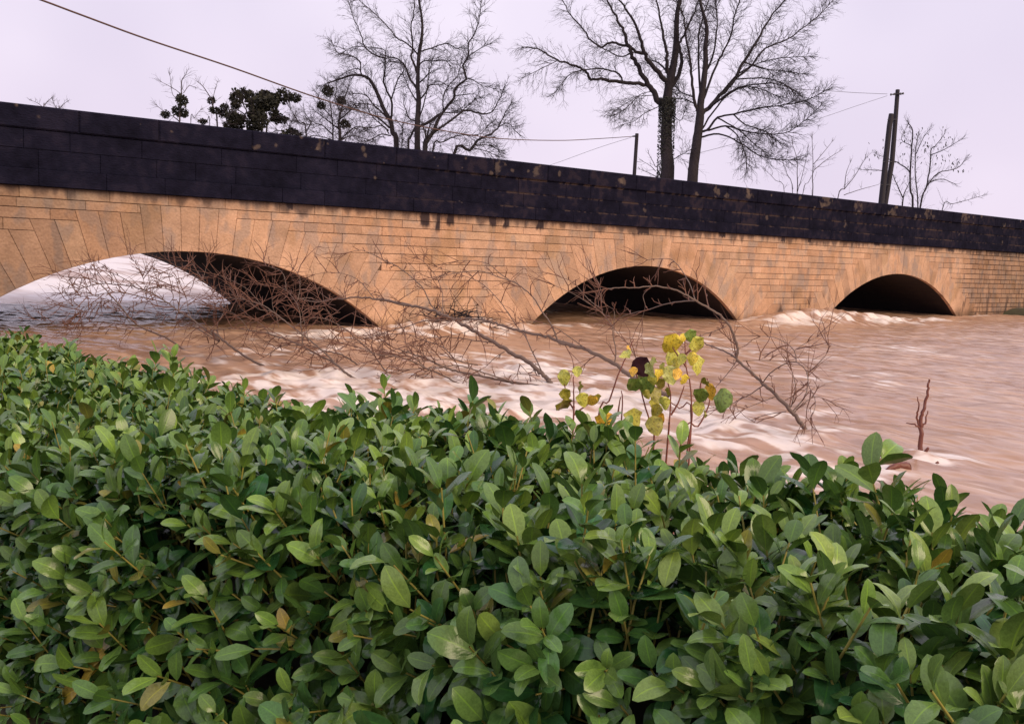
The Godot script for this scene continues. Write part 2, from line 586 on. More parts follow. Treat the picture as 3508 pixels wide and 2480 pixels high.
func river() -> void:
	wave_a = noise(81, 0.5, 2)
	wave_b = noise(82, 0.8, 3)
	wave_b.fractal_type = FastNoiseLite.FRACTAL_RIDGED
	wave_c = noise(83, 3.2, 2)
	for f in [
		[Vector3(-3.45, 0, -18.89), 1.2, 0.8, 0.9],
		[Vector3(-2.54, 0, -20.06), 1, 0.5, 0.8],
		[Vector3(-1.45, 0, -20.58), 1, 0.5, 0.6],
		[Vector3(0.22, 0, -14.5), 0.9, 1.1, 0.95],
		[Vector3(-0.37, 0, -12.02), 1.3, 0.9, 0.75],
		[Vector3(-1.36, 0, -11.75), 1.3, 0.9, 0.7],
		[Vector3(-2.48, 0, -13.62), 1, 0.8, 0.45],
		[Vector3(-1.03, 0, -15.91), 0.5, 0.8, 0.4],
		[Vector3(1.02, 0, -11.65), 1, 1, 0.8],
		[Vector3(1.73, 0, -10.85), 0.9, 0.8, 0.75],
		[Vector3(2.25, 0, -9.51), 0.8, 0.7, 0.85],
		[Vector3(1.99, 0, -10.07), 0.7, 0.6, 0.8],
		[Vector3(3.22, 0, -11.05), 0.7, 0.3, 0.6],
		[Vector3(3.44, 0, -8.61), 0.5, 0.3, 0.7],
		[Vector3(3.79, 0, -8.86), 0.35, 0.3, 0.75],
		[Vector3(2.78, 0, -8.11), 0.9, 0.3, 0.7],
		[Vector3(2.47, 0, -8.52), 0.7, 0.3, 0.65],
		[Vector3(3.85, 0, -8.76), 0.35, 0.3, 0.95],
		[Vector3(0.28, 0, -10.51), 1.5, 1.2, 0.8],
		[Vector3(-0.41, 0, -10.34), 1.2, 1, 0.75],
		[Vector3(-0.98, 0, -10.21), 1.4, 1, 0.75],
		[Vector3(-3.31, 0, -11.98), 1.2, 0.8, 0.5],
		[Vector3(0.64, 0, -12.29), 0.45, 0.35, 0.8],
		[Vector3(-2.11, 0, -12.77), 0.35, 0.3, 0.6],
		[Vector3(-3.81, 0, -14.16), 0.35, 0.3, 0.5],
		[Vector3(-0.48, 0, -11.91), 0.35, 0.3, 0.6],
		[Vector3(3.19, 0, -10.02), 0.35, 0.25, 0.7],
		[Vector3(1.53, 0, -11.78), 0.5, 0.4, 0.7],
		[Vector3(3.47, 0, -21.17), 1.3, 1.5, 0.28],
		[Vector3(4.88, 0, -18.88), 1.5, 2, 0.3],
		[Vector3(5.32, 0, -15.02), 1.2, 1.4, 0.3],
		[Vector3(8.44, 0, -21.2), 2, 2, 0.22],
		[Vector3(-4.09, 0, -14.78), 1.5, 1.2, 0.25],
		[Vector3(-19.69, 0, -46.69), 5, 12, 0.35],
		[Vector3(-12.28, 0, -29.11), 3, 2, 0.3],
		[Vector3(1.19, 0, -29.11), 0.9, 1.2, 0.5],
		[Vector3(-2.76, 0, -12.57), 1.5, 1, 0.85],
		[Vector3(-1.68, 0, -10.95), 1.4, 1, 0.9],
		[Vector3(-1.11, 0, -12.63), 1, 0.9, 0.7],
		[Vector3(-0.14, 0, -16.23), 0.8, 0.7, 0.5],
		[Vector3(0.86, 0, -13.67), 0.8, 0.6, 0.8],
		[Vector3(-3.86, 0, -15.53), 1.2, 0.7, 0.45],
	]:
		var q := world_to_bridge(f[0])
		froth.append([q.x, q.y, f[1], f[2], f[3]])
	froth.append_array([[14.0, 1.5, 3.0, 0.5, 0.65], [18.6, 1.5, 2.4, 0.6, 1.1], [20.6, 1.7, 1.2, 0.4, 0.9], [0.6, 1.3, 1.6, 0.9, 0.9], [-1.5, 0.6, 1.4, 0.5, 0.6], [4.8, 0.6, 1.2, 0.4, 0.5], [2.2, 0.25, 2.3, 0.35, 0.9], [14.3, 0.3, 2.6, 0.3, 0.7], [27.0, 0.2, 2.0, 0.22, 0.45]])
	var m := mat("muddy_water", Color.WHITE, 0.24)
	m.albedo_texture = water_texture()
	m.normal_enabled = true
	m.normal_scale = 0.85
	var ripple := Image.new()
	ripple = noise(91, 0.045, 3).get_image(1024, 420, false, false, true)
	ripple.resize(1024, 1024, Image.INTERPOLATE_CUBIC)
	ripple.convert(Image.FORMAT_RGBA8)
	ripple.bump_map_to_normal_map(5.0)
	m.normal_texture = ImageTexture.create_from_image(ripple)
	var ts := graded([[-12.0, -8.4, 0.6], [-8.4, 29.9, 0.1], [29.9, 34.0, 0.5]])
	var ws := graded([[-9.0, 16.0, 0.1], [16.0, 24.0, 0.4], [24.0, 80.0, 4.0]])
	var o := put("river_water", sheet(ts, ws, surface).mesh(m))
	# above the bridge the flood is paler: froth, and sky reflection painted into its colour
	var pale := mat("pale_water", Color.WHITE, 0.28)
	var long := noise(131, 0.02, 5).get_image(512, 90, false, false, true)
	long.resize(512, 512, Image.INTERPOLATE_CUBIC)
	var wide := long.get_data()
	var px := PackedByteArray()
	px.resize(512 * 512 * 3)
	for k in 512 * 512:
		var c := Vector3(0.46, 0.30, 0.21).lerp(Vector3(0.88, 0.80, 0.76), smoothstep(0.22, 0.62, wide[k] / 255.0))
		var q := Color(c.x, c.y, c.z).linear_to_srgb()
		px[k * 3] = q.r8
		px[k * 3 + 1] = q.g8
		px[k * 3 + 2] = q.b8
	pale.albedo_texture = ImageTexture.create_from_image(Image.create_from_data(512, 512, false, Image.FORMAT_RGB8, px))
	pale.normal_enabled = true
	pale.normal_scale = 0.5
	pale.normal_texture = m.normal_texture
	var up := put("upstream_water", sheet(graded([[-12.0, 34.0, 0.25]]), graded([[-400.0, -100.0, 30.0], [-100.0, -30.0, 2.5], [-30.0, -9.0, 0.35]]), surface).mesh(pale))
	tag(up, "pale flood water above the bridge, froth and sky reflection in its colour", "", "", "structure")
	tag(o, "muddy brown flood water with foam running under the bridge", "", "", "structure")

func water_texture() -> ImageTexture:
	var w := 2048
	var h := 1600
	var small := Image.create(192, 160, false, Image.FORMAT_L8)
	for x in 192:
		for y in 160:
			var t := -9.0 + 39.0 * x / 192.0
			var out := -12.0 + 30.0 * y / 160.0
			var s := 0.0
			for f in froth:
				var e: float = ((t - f[0]) / f[2]) ** 2 + ((out - f[1]) / f[3]) ** 2
				if e < 6.0:
					s = maxf(s, f[4] * exp(-e * 0.7))
			small.set_pixel(x, y, Color(s, s, s))
	small.resize(w, h, Image.INTERPOLATE_CUBIC)
	var mask := small.get_data()
	var streak := noise(101, 0.05, 6).get_image(w, 330, false, false, true)
	streak.resize(w, h, Image.INTERPOLATE_CUBIC)
	var sa := streak.get_data()
	var clump := noise(102, 0.042, 6).get_image(w, 900, false, false, true)
	clump.resize(w, h, Image.INTERPOLATE_CUBIC)
	var ca := clump.get_data()
	var broad := noise(103, 0.005, 3).get_image(w, 900, false, false, true)
	broad.resize(w, h, Image.INTERPOLATE_CUBIC)
	var ba := broad.get_data()
	# foam share and tone to colour, worked out once
	var table := PackedByteArray()
	for f in 64:
		for d in 64:
			var mud := Vector3(0.37, 0.20, 0.12).lerp(Vector3(0.58, 0.385, 0.275), d / 63.0)
			var c := mud.lerp(Vector3(0.84, 0.72, 0.65), f / 63.0)
			var q := Color(c.x, c.y, c.z).linear_to_srgb()
			table.append_array(PackedByteArray([q.r8, q.g8, q.b8]))
	var px := PackedByteArray()
	px.resize(w * h * 3)
	for k in w * h:
		var s: float = sa[k] * 0.0039
		var c: float = ca[k] * 0.0039
		var b: float = ba[k] * 0.0039
		var mk: float = mask[k] * 0.0039
		var f: float = mk * 1.18 + (c - 0.5) * (0.6 + mk * 2.3) + (s - 0.5) * (0.75 + mk * 0.4) + (b - 0.5) * (0.5 + mk) - 0.40
		var fi := 0 if f <= 0.0 else (63 if f >= 0.43 else int(f * 146.0))
		var di := clampi(int((s * 0.55 + b * 0.45) * 90.0 - 14.0), 0, 63)
		var q := (fi * 64 + di) * 3
		px[k * 3] = table[q]
		px[k * 3 + 1] = table[q + 1]
		px[k * 3 + 2] = table[q + 2]
	return ImageTexture.create_from_image(Image.create_from_data(w, h, false, Image.FORMAT_RGB8, px))

# ---------- the bridge ----------

func course(k: int) -> float:   # the top of course k, counted down from the cornice
	var y := DECK
	for q in k:
		y -= [0.20, 0.165, 0.19, 0.20, 0.185][q % 5]
	return y

func voussoir_level(k: int) -> int:
	return [1, 1, 1, 2, 2, 2, 3, 3, 4, 4, 5, 6, 7, 8, 9, 10, 11][mini(k, 16)]

func voussoirs(j: int) -> Array:
	var out := []
	var cx: float = ARCHES[j]
	var rad: float = RADII[j]
	var cen := CROWN - rad
	var th := 0.328 / rad
	for k in range(-16, 17):
		var a := (k - 0.5) * th
		var c := (k + 0.5) * th
		var top := course(voussoir_level(absi(k)))
		out.append(PackedVector2Array([
			Vector2(cx + rad * sin(a), cen + rad * cos(a)), Vector2(cx + rad * sin(c), cen + rad * cos(c)),
			Vector2(cx + (top - cen) * tan(c), top), Vector2(cx + (top - cen) * tan(a), top)]))
	return out

func bridge() -> void:
	var t := thing("stone_bridge", "stone road bridge of three low arches with a black-stained parapet over the flooded river", "bridge", BRIDGE_AT)
	t.rotation.y = BRIDGE_TURN
	var from := -30.0
	var to := 48.0
	# the body behind the facing stones, with its three vaults
	var line := PackedVector2Array([Vector2(from, -1.8), Vector2(from, DECK + 0.1), Vector2(to, DECK + 0.1), Vector2(to, -1.8)])
	for j in [2, 1, 0]:
		var half := 0.86
		var rad: float = RADII[j] + 0.012
		var cen: float = CROWN - RADII[j]
		for k in 33:
			var a := lerpf(half, -half, k / 32.0)
			line.append(Vector2(ARCHES[j] + rad * sin(a), maxf(cen + rad * cos(a), -1.8)))
	var tri := Geometry2D.triangulate_polygon(line)
	var b := Buf.new()
	for side in [-0.035, -8.4]:
		var k0 := b.v.size()
		for p in line:
			b.vert(Vector3(p.x, p.y, side), Vector3(0, 0, 1.0 if side > -1.0 else -1.0), Vector2.ZERO)
		for k in range(0, tri.size(), 3):
			b.face(k0 + tri[k], k0 + tri[k + 1], k0 + tri[k + 2])
	var body := put("wall", b.mesh(mats.mortar), t)
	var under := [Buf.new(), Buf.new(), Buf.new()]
	b = Buf.new()
	for k in line.size():
		var p := line[k]
		var q := line[(k + 1) % line.size()]
		if p.distance_to(q) < 0.001:
			continue
		var mid := (p + q) * 0.5
		var d := (q - p).normalized()
		var nn := Vector3(d.y, -d.x, 0.0)
		# outwards is away from the stone
		if Geometry2D.is_point_in_polygon(mid + Vector2(nn.x, nn.y) * 0.01, line):
			nn = -nn
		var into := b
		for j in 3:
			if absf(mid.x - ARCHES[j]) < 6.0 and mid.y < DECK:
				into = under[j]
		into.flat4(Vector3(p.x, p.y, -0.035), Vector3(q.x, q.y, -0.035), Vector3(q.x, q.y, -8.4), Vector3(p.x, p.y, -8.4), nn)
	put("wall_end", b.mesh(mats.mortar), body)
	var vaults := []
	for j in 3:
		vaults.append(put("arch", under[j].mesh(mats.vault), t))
	# facing: ring stones, then the courses cut round them
	var rings := []
	var rr := RandomNumberGenerator.new()
	rr.seed = 17
	for j in 3:
		for poly in voussoirs(j):
			rings.append(poly)
			var top := -9.0
			for p in poly:
				top = maxf(top, p.y)
			if top < 0.0:
				continue
			var v := Buf.new()
			var tone := rr.randf_range(0.76, 1.1)
			var warm := rr.randf_range(-0.05, 0.05)
			if stone(v, poly, rr.randf_range(0.001, 0.008), -0.12, 0.0026, 0.006, Color(tone + warm, tone, tone - warm), WALL_W, WALL_0, WALL_H, WALL_Y):
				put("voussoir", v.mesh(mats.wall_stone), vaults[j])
	var made := []
	for row in 14:
		var top := course(row)
		var low := course(row + 1)
		var x := from + rr.randf() * 0.4
		while x < to:
			var long := rr.randf_range(0.42, 0.95)
			if x > 26.0:
				long = rr.randf_range(0.25, 0.55)
			elif row == 0 or x < -3.0:
				long = rr.randf_range(0.6, 1.15)
			var next := minf(x + long, to)
			var mid := (x + next) * 0.5
			var parts := [PackedVector2Array([Vector2(x, low + 0.0035), Vector2(next, low + 0.0035), Vector2(next, top - 0.0035), Vector2(x, top - 0.0035)])]
			for k in rings.size():
				var ring: PackedVector2Array = rings[k]
				if absf(ring[2].x - mid) < 2.0 and ring[2].y > low:
					var cut := []
					for p in parts:
						cut.append_array(Geometry2D.clip_polygons(p, ring))
					parts = cut
			for p in parts:
				# what would hang inside an arch is no stone
				var c := Vector2.ZERO
				for q in p:
					c += q / p.size()
				var open := false
				for j in 3:
					open = open or Vector2(c.x - ARCHES[j], c.y - CROWN + RADII[j]).length() < RADII[j]
				if not open and area(p) > 0.006:
					made.append([p, c.x])
			x = next
	# the three hundred that show largest stand nearest to the left end of the picture; the rest are joined
	made.sort_custom(func(a, c): return absf(a[1] - 5.0) < absf(c[1] - 5.0))
	var rest := Buf.new()
	for k in made.size():
		var v := Buf.new() if k < 300 else rest
		var tone := rr.randf_range(0.80, 1.10)
		var warm := rr.randf_range(-0.05, 0.06)
		var far_end: bool = made[k][1] > 26.0
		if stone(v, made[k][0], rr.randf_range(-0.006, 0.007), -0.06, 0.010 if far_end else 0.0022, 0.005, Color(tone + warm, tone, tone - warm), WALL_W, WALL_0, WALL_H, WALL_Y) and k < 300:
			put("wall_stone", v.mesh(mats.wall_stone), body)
	put("wall_stone", rest.mesh(mats.wall_stone), body, "stuff")
	# parapet: a projecting string course, two courses and a coping
	b = Buf.new()
	for zz in [-0.05, -8.0]:
		b.flat4(Vector3(from, DECK, zz), Vector3(to, DECK, zz), Vector3(to, 3.88, zz), Vector3(from, 3.88, zz), Vector3(0, 0, 1))
		b.flat4(Vector3(from, DECK, zz - 0.34), Vector3(to, DECK, zz - 0.34), Vector3(to, 3.88, zz - 0.34), Vector3(from, 3.88, zz - 0.34), Vector3(0, 0, -1))
		b.flat4(Vector3(from, 3.88, zz), Vector3(to, 3.88, zz), Vector3(to, 3.88, zz - 0.34), Vector3(from, 3.88, zz - 0.34), Vector3(0, 1, 0))
	var par := put("parapet", b.mesh(mats.parapet_core), t)
	b = Buf.new()
	b.flat4(Vector3(from, DECK + 0.13, -0.4), Vector3(to, DECK + 0.13, -0.4), Vector3(to, DECK + 0.13, -8.0), Vector3(from, DECK + 0.13, -8.0), Vector3(0, 1, 0))
	put("road_deck", b.mesh(mats.asphalt), t)
	# [low, high, how far it stands out, shortest, longest, name]
	for c in [[DECK - 0.002, 2.86, 0.09, 0.8, 1.5, "string_course_stone"], [2.86, 3.19, 0.0, 0.7, 1.6, "parapet_stone"], [3.19, 3.52, 0.004, 0.7, 1.6, "parapet_stone"], [3.52, 3.916, 0.05, 1.1, 2.0, "coping_stone"]]:
		var x := -16.0 + rr.randf() * 0.6
		while x < 40.0:
			var next := x + rr.randf_range(c[3], c[4])
			var v := Buf.new()
			var tone := rr.randf_range(0.88, 1.14)
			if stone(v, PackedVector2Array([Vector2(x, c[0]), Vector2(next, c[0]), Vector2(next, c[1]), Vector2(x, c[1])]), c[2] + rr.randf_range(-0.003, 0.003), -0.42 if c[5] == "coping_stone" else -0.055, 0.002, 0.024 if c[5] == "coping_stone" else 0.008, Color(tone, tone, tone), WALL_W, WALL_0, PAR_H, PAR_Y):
				if c[5] == "coping_stone":   # sky light on the top arris is painted into its colour
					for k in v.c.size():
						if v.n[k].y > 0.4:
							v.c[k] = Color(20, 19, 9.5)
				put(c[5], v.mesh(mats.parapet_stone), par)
			x = next

# ---------- trees behind the bridge ----------

func ball(r: float, m: Material) -> ArrayMesh:   # a mistletoe ball: forked twigs with paired leaves, about round
	var b := Buf.new()
	for k in 300:
		var d := Vector3(rng.randfn(), rng.randfn() * 0.85, rng.randfn()).normalized()
		var p := d * r * rng.randf_range(0.35, 1.0)
		var e := (d + any_side(d) * 0.8).normalized()
		var s := e.cross(any_side(e)).normalized()
		var w := r * rng.randf_range(0.10, 0.2)
		var l := r * rng.randf_range(0.2, 0.4)
		b.flat4(p - s * w, p + s * w, p + e * l + s * w * 0.6, p + e * l - s * w * 0.6, e.cross(s).normalized())
	return b.mesh(m)

func mistletoe(t: Node3D, spots: Array) -> void:
	var kinds: Array[ArrayMesh] = []
	for k in 3:
		kinds.append(ball(1.0, mats.mistletoe))
	for s in spots:
		var o := put("mistletoe", kinds[rng.randi() % 3], t)
		o.position = s[0] - t.position
		o.scale = Vector3(s[1], s[1] * float(s[2]), s[1]) * 1.4
		o.rotation.y = rng.randf() * TAU

func trees() -> void:
	rng.seed = 88
	bare_tree("bare_tree", "bare tree leaning to one side, close beside the straight-trunked tree", [
		[0.218, 0.0504, [Vector3(-9.35, 0.3, -73.33), Vector3(-9.35, 9.08, -73.33), Vector3(-9.7, 10.3, -73.47), Vector3(-9.87, 11.09, -73.56), Vector3(-10.42, 12, -73.67), Vector3(-10.98, 13.21, -73.81), Vector3(-11.53, 14.13, -73.91), Vector3(-12.05, 14.44, -73.95), Vector3(-12.93, 14.47, -73.95), Vector3(-13.72, 14.19, -73.92), Vector3(-14.79, 13.78, -73.87)]],
		[0.0961, 0.0237, [Vector3(-9.83, 11.01, -73.55), Vector3(-9.82, 11.87, -73.56), Vector3(-9.88, 12.72, -73.57), Vector3(-10.3, 13.55, -73.56), Vector3(-10.49, 14.11, -73.56), Vector3(-10.4, 14.82, -73.57), Vector3(-10.43, 15.67, -73.57), Vector3(-11, 15.85, -73.53), Vector3(-11.58, 16.17, -73.5), Vector3(-12.02, 16.64, -73.48), Vector3(-12.22, 17.33, -73.48), Vector3(-12.87, 18.62, -73.47), Vector3(-13.33, 19.98, -73.47), Vector3(-14.08, 21.19, -73.45)]],
		[0.0562, 0.0222, [Vector3(-9.9, 12.75, -73.75), Vector3(-9.69, 13.56, -73.9), Vector3(-9.44, 14.38, -74.05), Vector3(-9.1, 14.91, -74.15), Vector3(-9.08, 15.35, -74.23), Vector3(-9.5, 15.63, -74.29), Vector3(-10.38, 15.6, -74.34)]],
		[0.0444, 0.0177, [Vector3(-10.5, 15.77, -74.1), Vector3(-10.5, 16.38, -74), Vector3(-11.06, 16.51, -73.85), Vector3(-11.76, 16.51, -73.66), Vector3(-12.59, 16.46, -73.42), Vector3(-13.26, 16.11, -73.17)]],
		[0.0592, 0.0222, [Vector3(-11.75, 14.2, -73.92), Vector3(-12.19, 14.58, -73.41), Vector3(-12.15, 15.25, -72.87), Vector3(-12.79, 15.58, -72.21), Vector3(-13.52, 15.56, -71.53), Vector3(-13.84, 16.1, -70.94)]],
		[0.0739, 0.0222, [Vector3(-9.95, 11.15, -73.57), Vector3(-10.63, 11.85, -73.66), Vector3(-11.24, 12.34, -73.73), Vector3(-11.78, 12.97, -73.81), Vector3(-12.44, 13.13, -73.84), Vector3(-13.38, 12.91, -73.82)]],
		[0.0739, 0.0222, [Vector3(-9.93, 10.65, -73.51), Vector3(-10.74, 11.26, -72.5), Vector3(-11.61, 11.45, -71.58), Vector3(-12.44, 11.63, -70.66), Vector3(-12.79, 11.63, -70.27)]],
		[0.0592, 0.0222, [Vector3(-9.99, 10.43, -73.48), Vector3(-10.72, 10.96, -73.39), Vector3(-11.45, 11.56, -73.31), Vector3(-12.45, 11.85, -73.17)]],
		[0.0592, 0.0177, [Vector3(-9.83, 10.07, -73.44), Vector3(-10.41, 10, -72.39), Vector3(-10.93, 9.49, -71.18), Vector3(-11.34, 9.09, -70.21)]],
		[0.0518, 0.0177, [Vector3(-9.98, 10.21, -73.46), Vector3(-10.36, 10.7, -72.92), Vector3(-11.1, 10.43, -72.16), Vector3(-11.96, 10.29, -71.31), Vector3(-12.5, 9.54, -70.41)]],
		[0.0444, 0.0177, [Vector3(-11.38, 12.33, -73.7), Vector3(-12.35, 12.32, -73.4), Vector3(-13.09, 12.03, -73.12)]],
		[0.0444, 0.0177, [Vector3(-12.2, 14.54, -73.96), Vector3(-12.61, 15.07, -74.6), Vector3(-13.66, 14.99, -75.58), Vector3(-14.39, 14.66, -76.34)]],
		[0.0503, 0.0177, [Vector3(-8.95, 0.3, -73.33), Vector3(-8.95, 9.1, -73.33), Vector3(-8.77, 10.28, -71.85), Vector3(-8.92, 10.68, -71.24), Vector3(-9.22, 10.75, -70.79)]]], "bare trees beyond the bridge", {"twig": 1.35, "twig_r": 0.0165, "step": 0.15, "level": 2, "forks": 3, "sway": 0.0})
	bare_tree("bare_tree", "tallest bare tree with a straight dark trunk, seen over the middle of the parapet", [
		[0.245, 0.0261, [Vector3(-7.57, 0.3, -71.28), Vector3(-7.57, 8.8, -71.28), Vector3(-7.64, 10.69, -71.5), Vector3(-7.61, 12.53, -71.71), Vector3(-7.72, 13.51, -71.83), Vector3(-7.74, 15.62, -72.07), Vector3(-7.58, 17.03, -72.24), Vector3(-7.6, 18.3, -72.38), Vector3(-8.03, 20.53, -72.64), Vector3(-8.25, 22.79, -72.9), Vector3(-7.82, 25.02, -73.16)]],
		[0.0935, 0.0288, [Vector3(-7.79, 13.36, -71.81), Vector3(-8.33, 14.07, -72.04), Vector3(-8.74, 15, -72.31), Vector3(-9.42, 15.57, -72.51), Vector3(-10.01, 15.64, -72.62)]],
		[0.101, 0.023, [Vector3(-7.75, 14.21, -71.91), Vector3(-8.06, 15.16, -71.93), Vector3(-8.29, 15.57, -71.93), Vector3(-8.2, 16.12, -71.95), Vector3(-8.23, 16.95, -71.97), Vector3(-8.36, 17.77, -71.98), Vector3(-8.12, 19.17, -72.02), Vector3(-8.34, 20.57, -72.05), Vector3(-8.21, 21.98, -72.08)]],
		[0.0647, 0.023, [Vector3(-7.74, 15.69, -72.08), Vector3(-8.1, 16.14, -72.01), Vector3(-8.81, 16.63, -71.88), Vector3(-9.36, 16.86, -71.78), Vector3(-9.79, 17.37, -71.69), Vector3(-10.78, 18.32, -71.5), Vector3(-11.87, 19.14, -71.3), Vector3(-12.95, 19.95, -71.09)]],
		[0.0575, 0.0216, [Vector3(-7.54, 16.05, -72.12), Vector3(-6.64, 16.59, -72.92), Vector3(-5.84, 16.97, -73.58), Vector3(-5.14, 16.76, -74.12), Vector3(-4.72, 16.69, -74.42)]],
		[0.0575, 0.0216, [Vector3(-7.71, 14.92, -71.99), Vector3(-7.32, 15.26, -71.53), Vector3(-6.41, 15.14, -70.75), Vector3(-5.74, 15.12, -70.17), Vector3(-5.35, 14.79, -69.73)]],
		[0.0575, 0.0216, [Vector3(-7.75, 12.45, -71.7), Vector3(-8.31, 13.24, -72.04), Vector3(-8.89, 14.41, -72.51)]],
		[0.0719, 0.0216, [Vector3(-7.61, 12.46, -71.7), Vector3(-7.1, 13.16, -72.12), Vector3(-6.93, 13.7, -72.39), Vector3(-5.83, 13.89, -72.85)]],
		[0.0575, 0.0216, [Vector3(-7.66, 13.72, -71.85), Vector3(-6.93, 14.36, -71.39), Vector3(-6.71, 14.92, -71.09)]],
		[0.0719, 0.0216, [Vector3(-7.69, 10.9, -71.52), Vector3(-8.28, 11.18, -71.68), Vector3(-8.54, 11.82, -71.89), Vector3(-8.74, 12.18, -72.01)]],
		[0.115, 0.023, [Vector3(-7.53, 10.56, -71.48), Vector3(-6.47, 11.13, -71.26), Vector3(-5.7, 11.75, -71.1), Vector3(-5.01, 12.64, -70.92), Vector3(-4.89, 13.32, -70.83), Vector3(-4.14, 14, -70.66), Vector3(-4.37, 14.84, -70.53), Vector3(-4.04, 15.51, -70.42), Vector3(-4.06, 16.35, -70.3), Vector3(-3.66, 16.88, -70.19), Vector3(-3.26, 18.16, -69.99), Vector3(-3.16, 19.48, -69.79), Vector3(-2.92, 20.77, -69.59)]],
		[0.0431, 0.0173, [Vector3(-4.21, 14.21, -71.91), Vector3(-3.63, 14.07, -71.75), Vector3(-3.04, 13.71, -71.54), Vector3(-2.25, 13.5, -71.32)]],
		[0.0431, 0.0173, [Vector3(-5.08, 12.91, -71.76), Vector3(-4.27, 12.93, -71.24), Vector3(-3.55, 12.95, -70.77), Vector3(-3.11, 12.71, -70.42)]],
		[0.0575, 0.0216, [Vector3(-5.74, 11.83, -71.63), Vector3(-5.86, 12.76, -71.89), Vector3(-5.49, 13.72, -72.17), Vector3(-4.88, 14.41, -72.4), Vector3(-4.71, 15.22, -72.63)]],
		[0.0431, 0.0173, [Vector3(-4.06, 15.84, -72.1), Vector3(-3.37, 16.32, -71.98), Vector3(-2.67, 16.67, -71.86)]],
		[0.0575, 0.0216, [Vector3(-7.56, 11.12, -71.55), Vector3(-7.2, 12.06, -71.26), Vector3(-6.92, 13.25, -70.9), Vector3(-6.82, 14.48, -70.53)]],
		[0.101, 0.0719, [Vector3(-8.24, 0.3, -71.29), Vector3(-8.24, 8.84, -71.29), Vector3(-8.24, 9.79, -72.3), Vector3(-7.91, 10.96, -73.61)]]], "bare trees beyond the bridge", {"twig": 1.35, "twig_r": 0.0165, "step": 0.15, "level": 2, "forks": 3, "sway": 0.0})
	bare_tree("bare_tree", "bare tree with spreading low limbs, between the straight-trunked tree and the short pole", [
		[0.206, 0.0635, [Vector3(-6.8, 0.3, -69.24), Vector3(-6.8, 8.55, -69.24), Vector3(-6.72, 9.24, -69.32), Vector3(-6.27, 10.01, -69.41), Vector3(-5.96, 10.84, -69.5), Vector3(-5.58, 11.47, -69.58), Vector3(-5.25, 11.9, -69.63)]],
		[0.0978, 0.0251, [Vector3(-6.4, 9.8, -69.38), Vector3(-5.16, 10.85, -69.85), Vector3(-3.97, 11.7, -70.25), Vector3(-2.92, 11.53, -70.45), Vector3(-2.24, 11.68, -70.61), Vector3(-1.85, 12.28, -70.83), Vector3(-1.47, 13.23, -71.14)]],
		[0.0629, 0.0489, [Vector3(-6.7, 9.44, -69.34), Vector3(-6.53, 9.95, -68.44), Vector3(-6.3, 10.32, -67.69)]],
		[0.0698, 0.0419, [Vector3(-6.73, 9.37, -69.33), Vector3(-7.01, 10.3, -69.8), Vector3(-7.18, 10.66, -69.99)]],
		[0.0698, 0.021, [Vector3(-6.28, 0.3, -69.23), Vector3(-6.28, 8.5, -69.23), Vector3(-5.56, 9.29, -69.36), Vector3(-4.41, 9.82, -69.47), Vector3(-3.04, 9.95, -69.54), Vector3(-2.38, 10.6, -69.65)]],
		[0.133, 0.0251, [Vector3(-4.76, 0.3, -69.22), Vector3(-4.76, 8.39, -69.22), Vector3(-3.64, 8.88, -69.86), Vector3(-3.13, 9.63, -70.36), Vector3(-2.33, 10.13, -70.85), Vector3(-1.72, 10.69, -71.29), Vector3(-1.41, 11.46, -71.74), Vector3(-1.02, 12.31, -72.24)]],
		[0.0489, 0.0168, [Vector3(-3.21, 9.17, -69.31), Vector3(-2.35, 9.31, -70.22), Vector3(-1.73, 9.13, -70.88)]],
		[0.0419, 0.0168, [Vector3(-3.34, 8.96, -69.29), Vector3(-2.48, 8.72, -68.55), Vector3(-1.63, 8.34, -67.76)]],
		[0.0489, 0.0168, [Vector3(-5.57, 11.4, -69.57), Vector3(-4.65, 11.68, -71.28), Vector3(-3.92, 12.52, -72.99)]],
		[0.0419, 0.0168, [Vector3(-1.68, 10.47, -69.46), Vector3(-0.99, 10.66, -68.18), Vector3(-0.42, 9.99, -66.79)]]], "bare trees beyond the bridge", {"twig": 1.4, "twig_r": 0.0165, "step": 0.15, "level": 2, "forks": 3, "sway": -0.05})
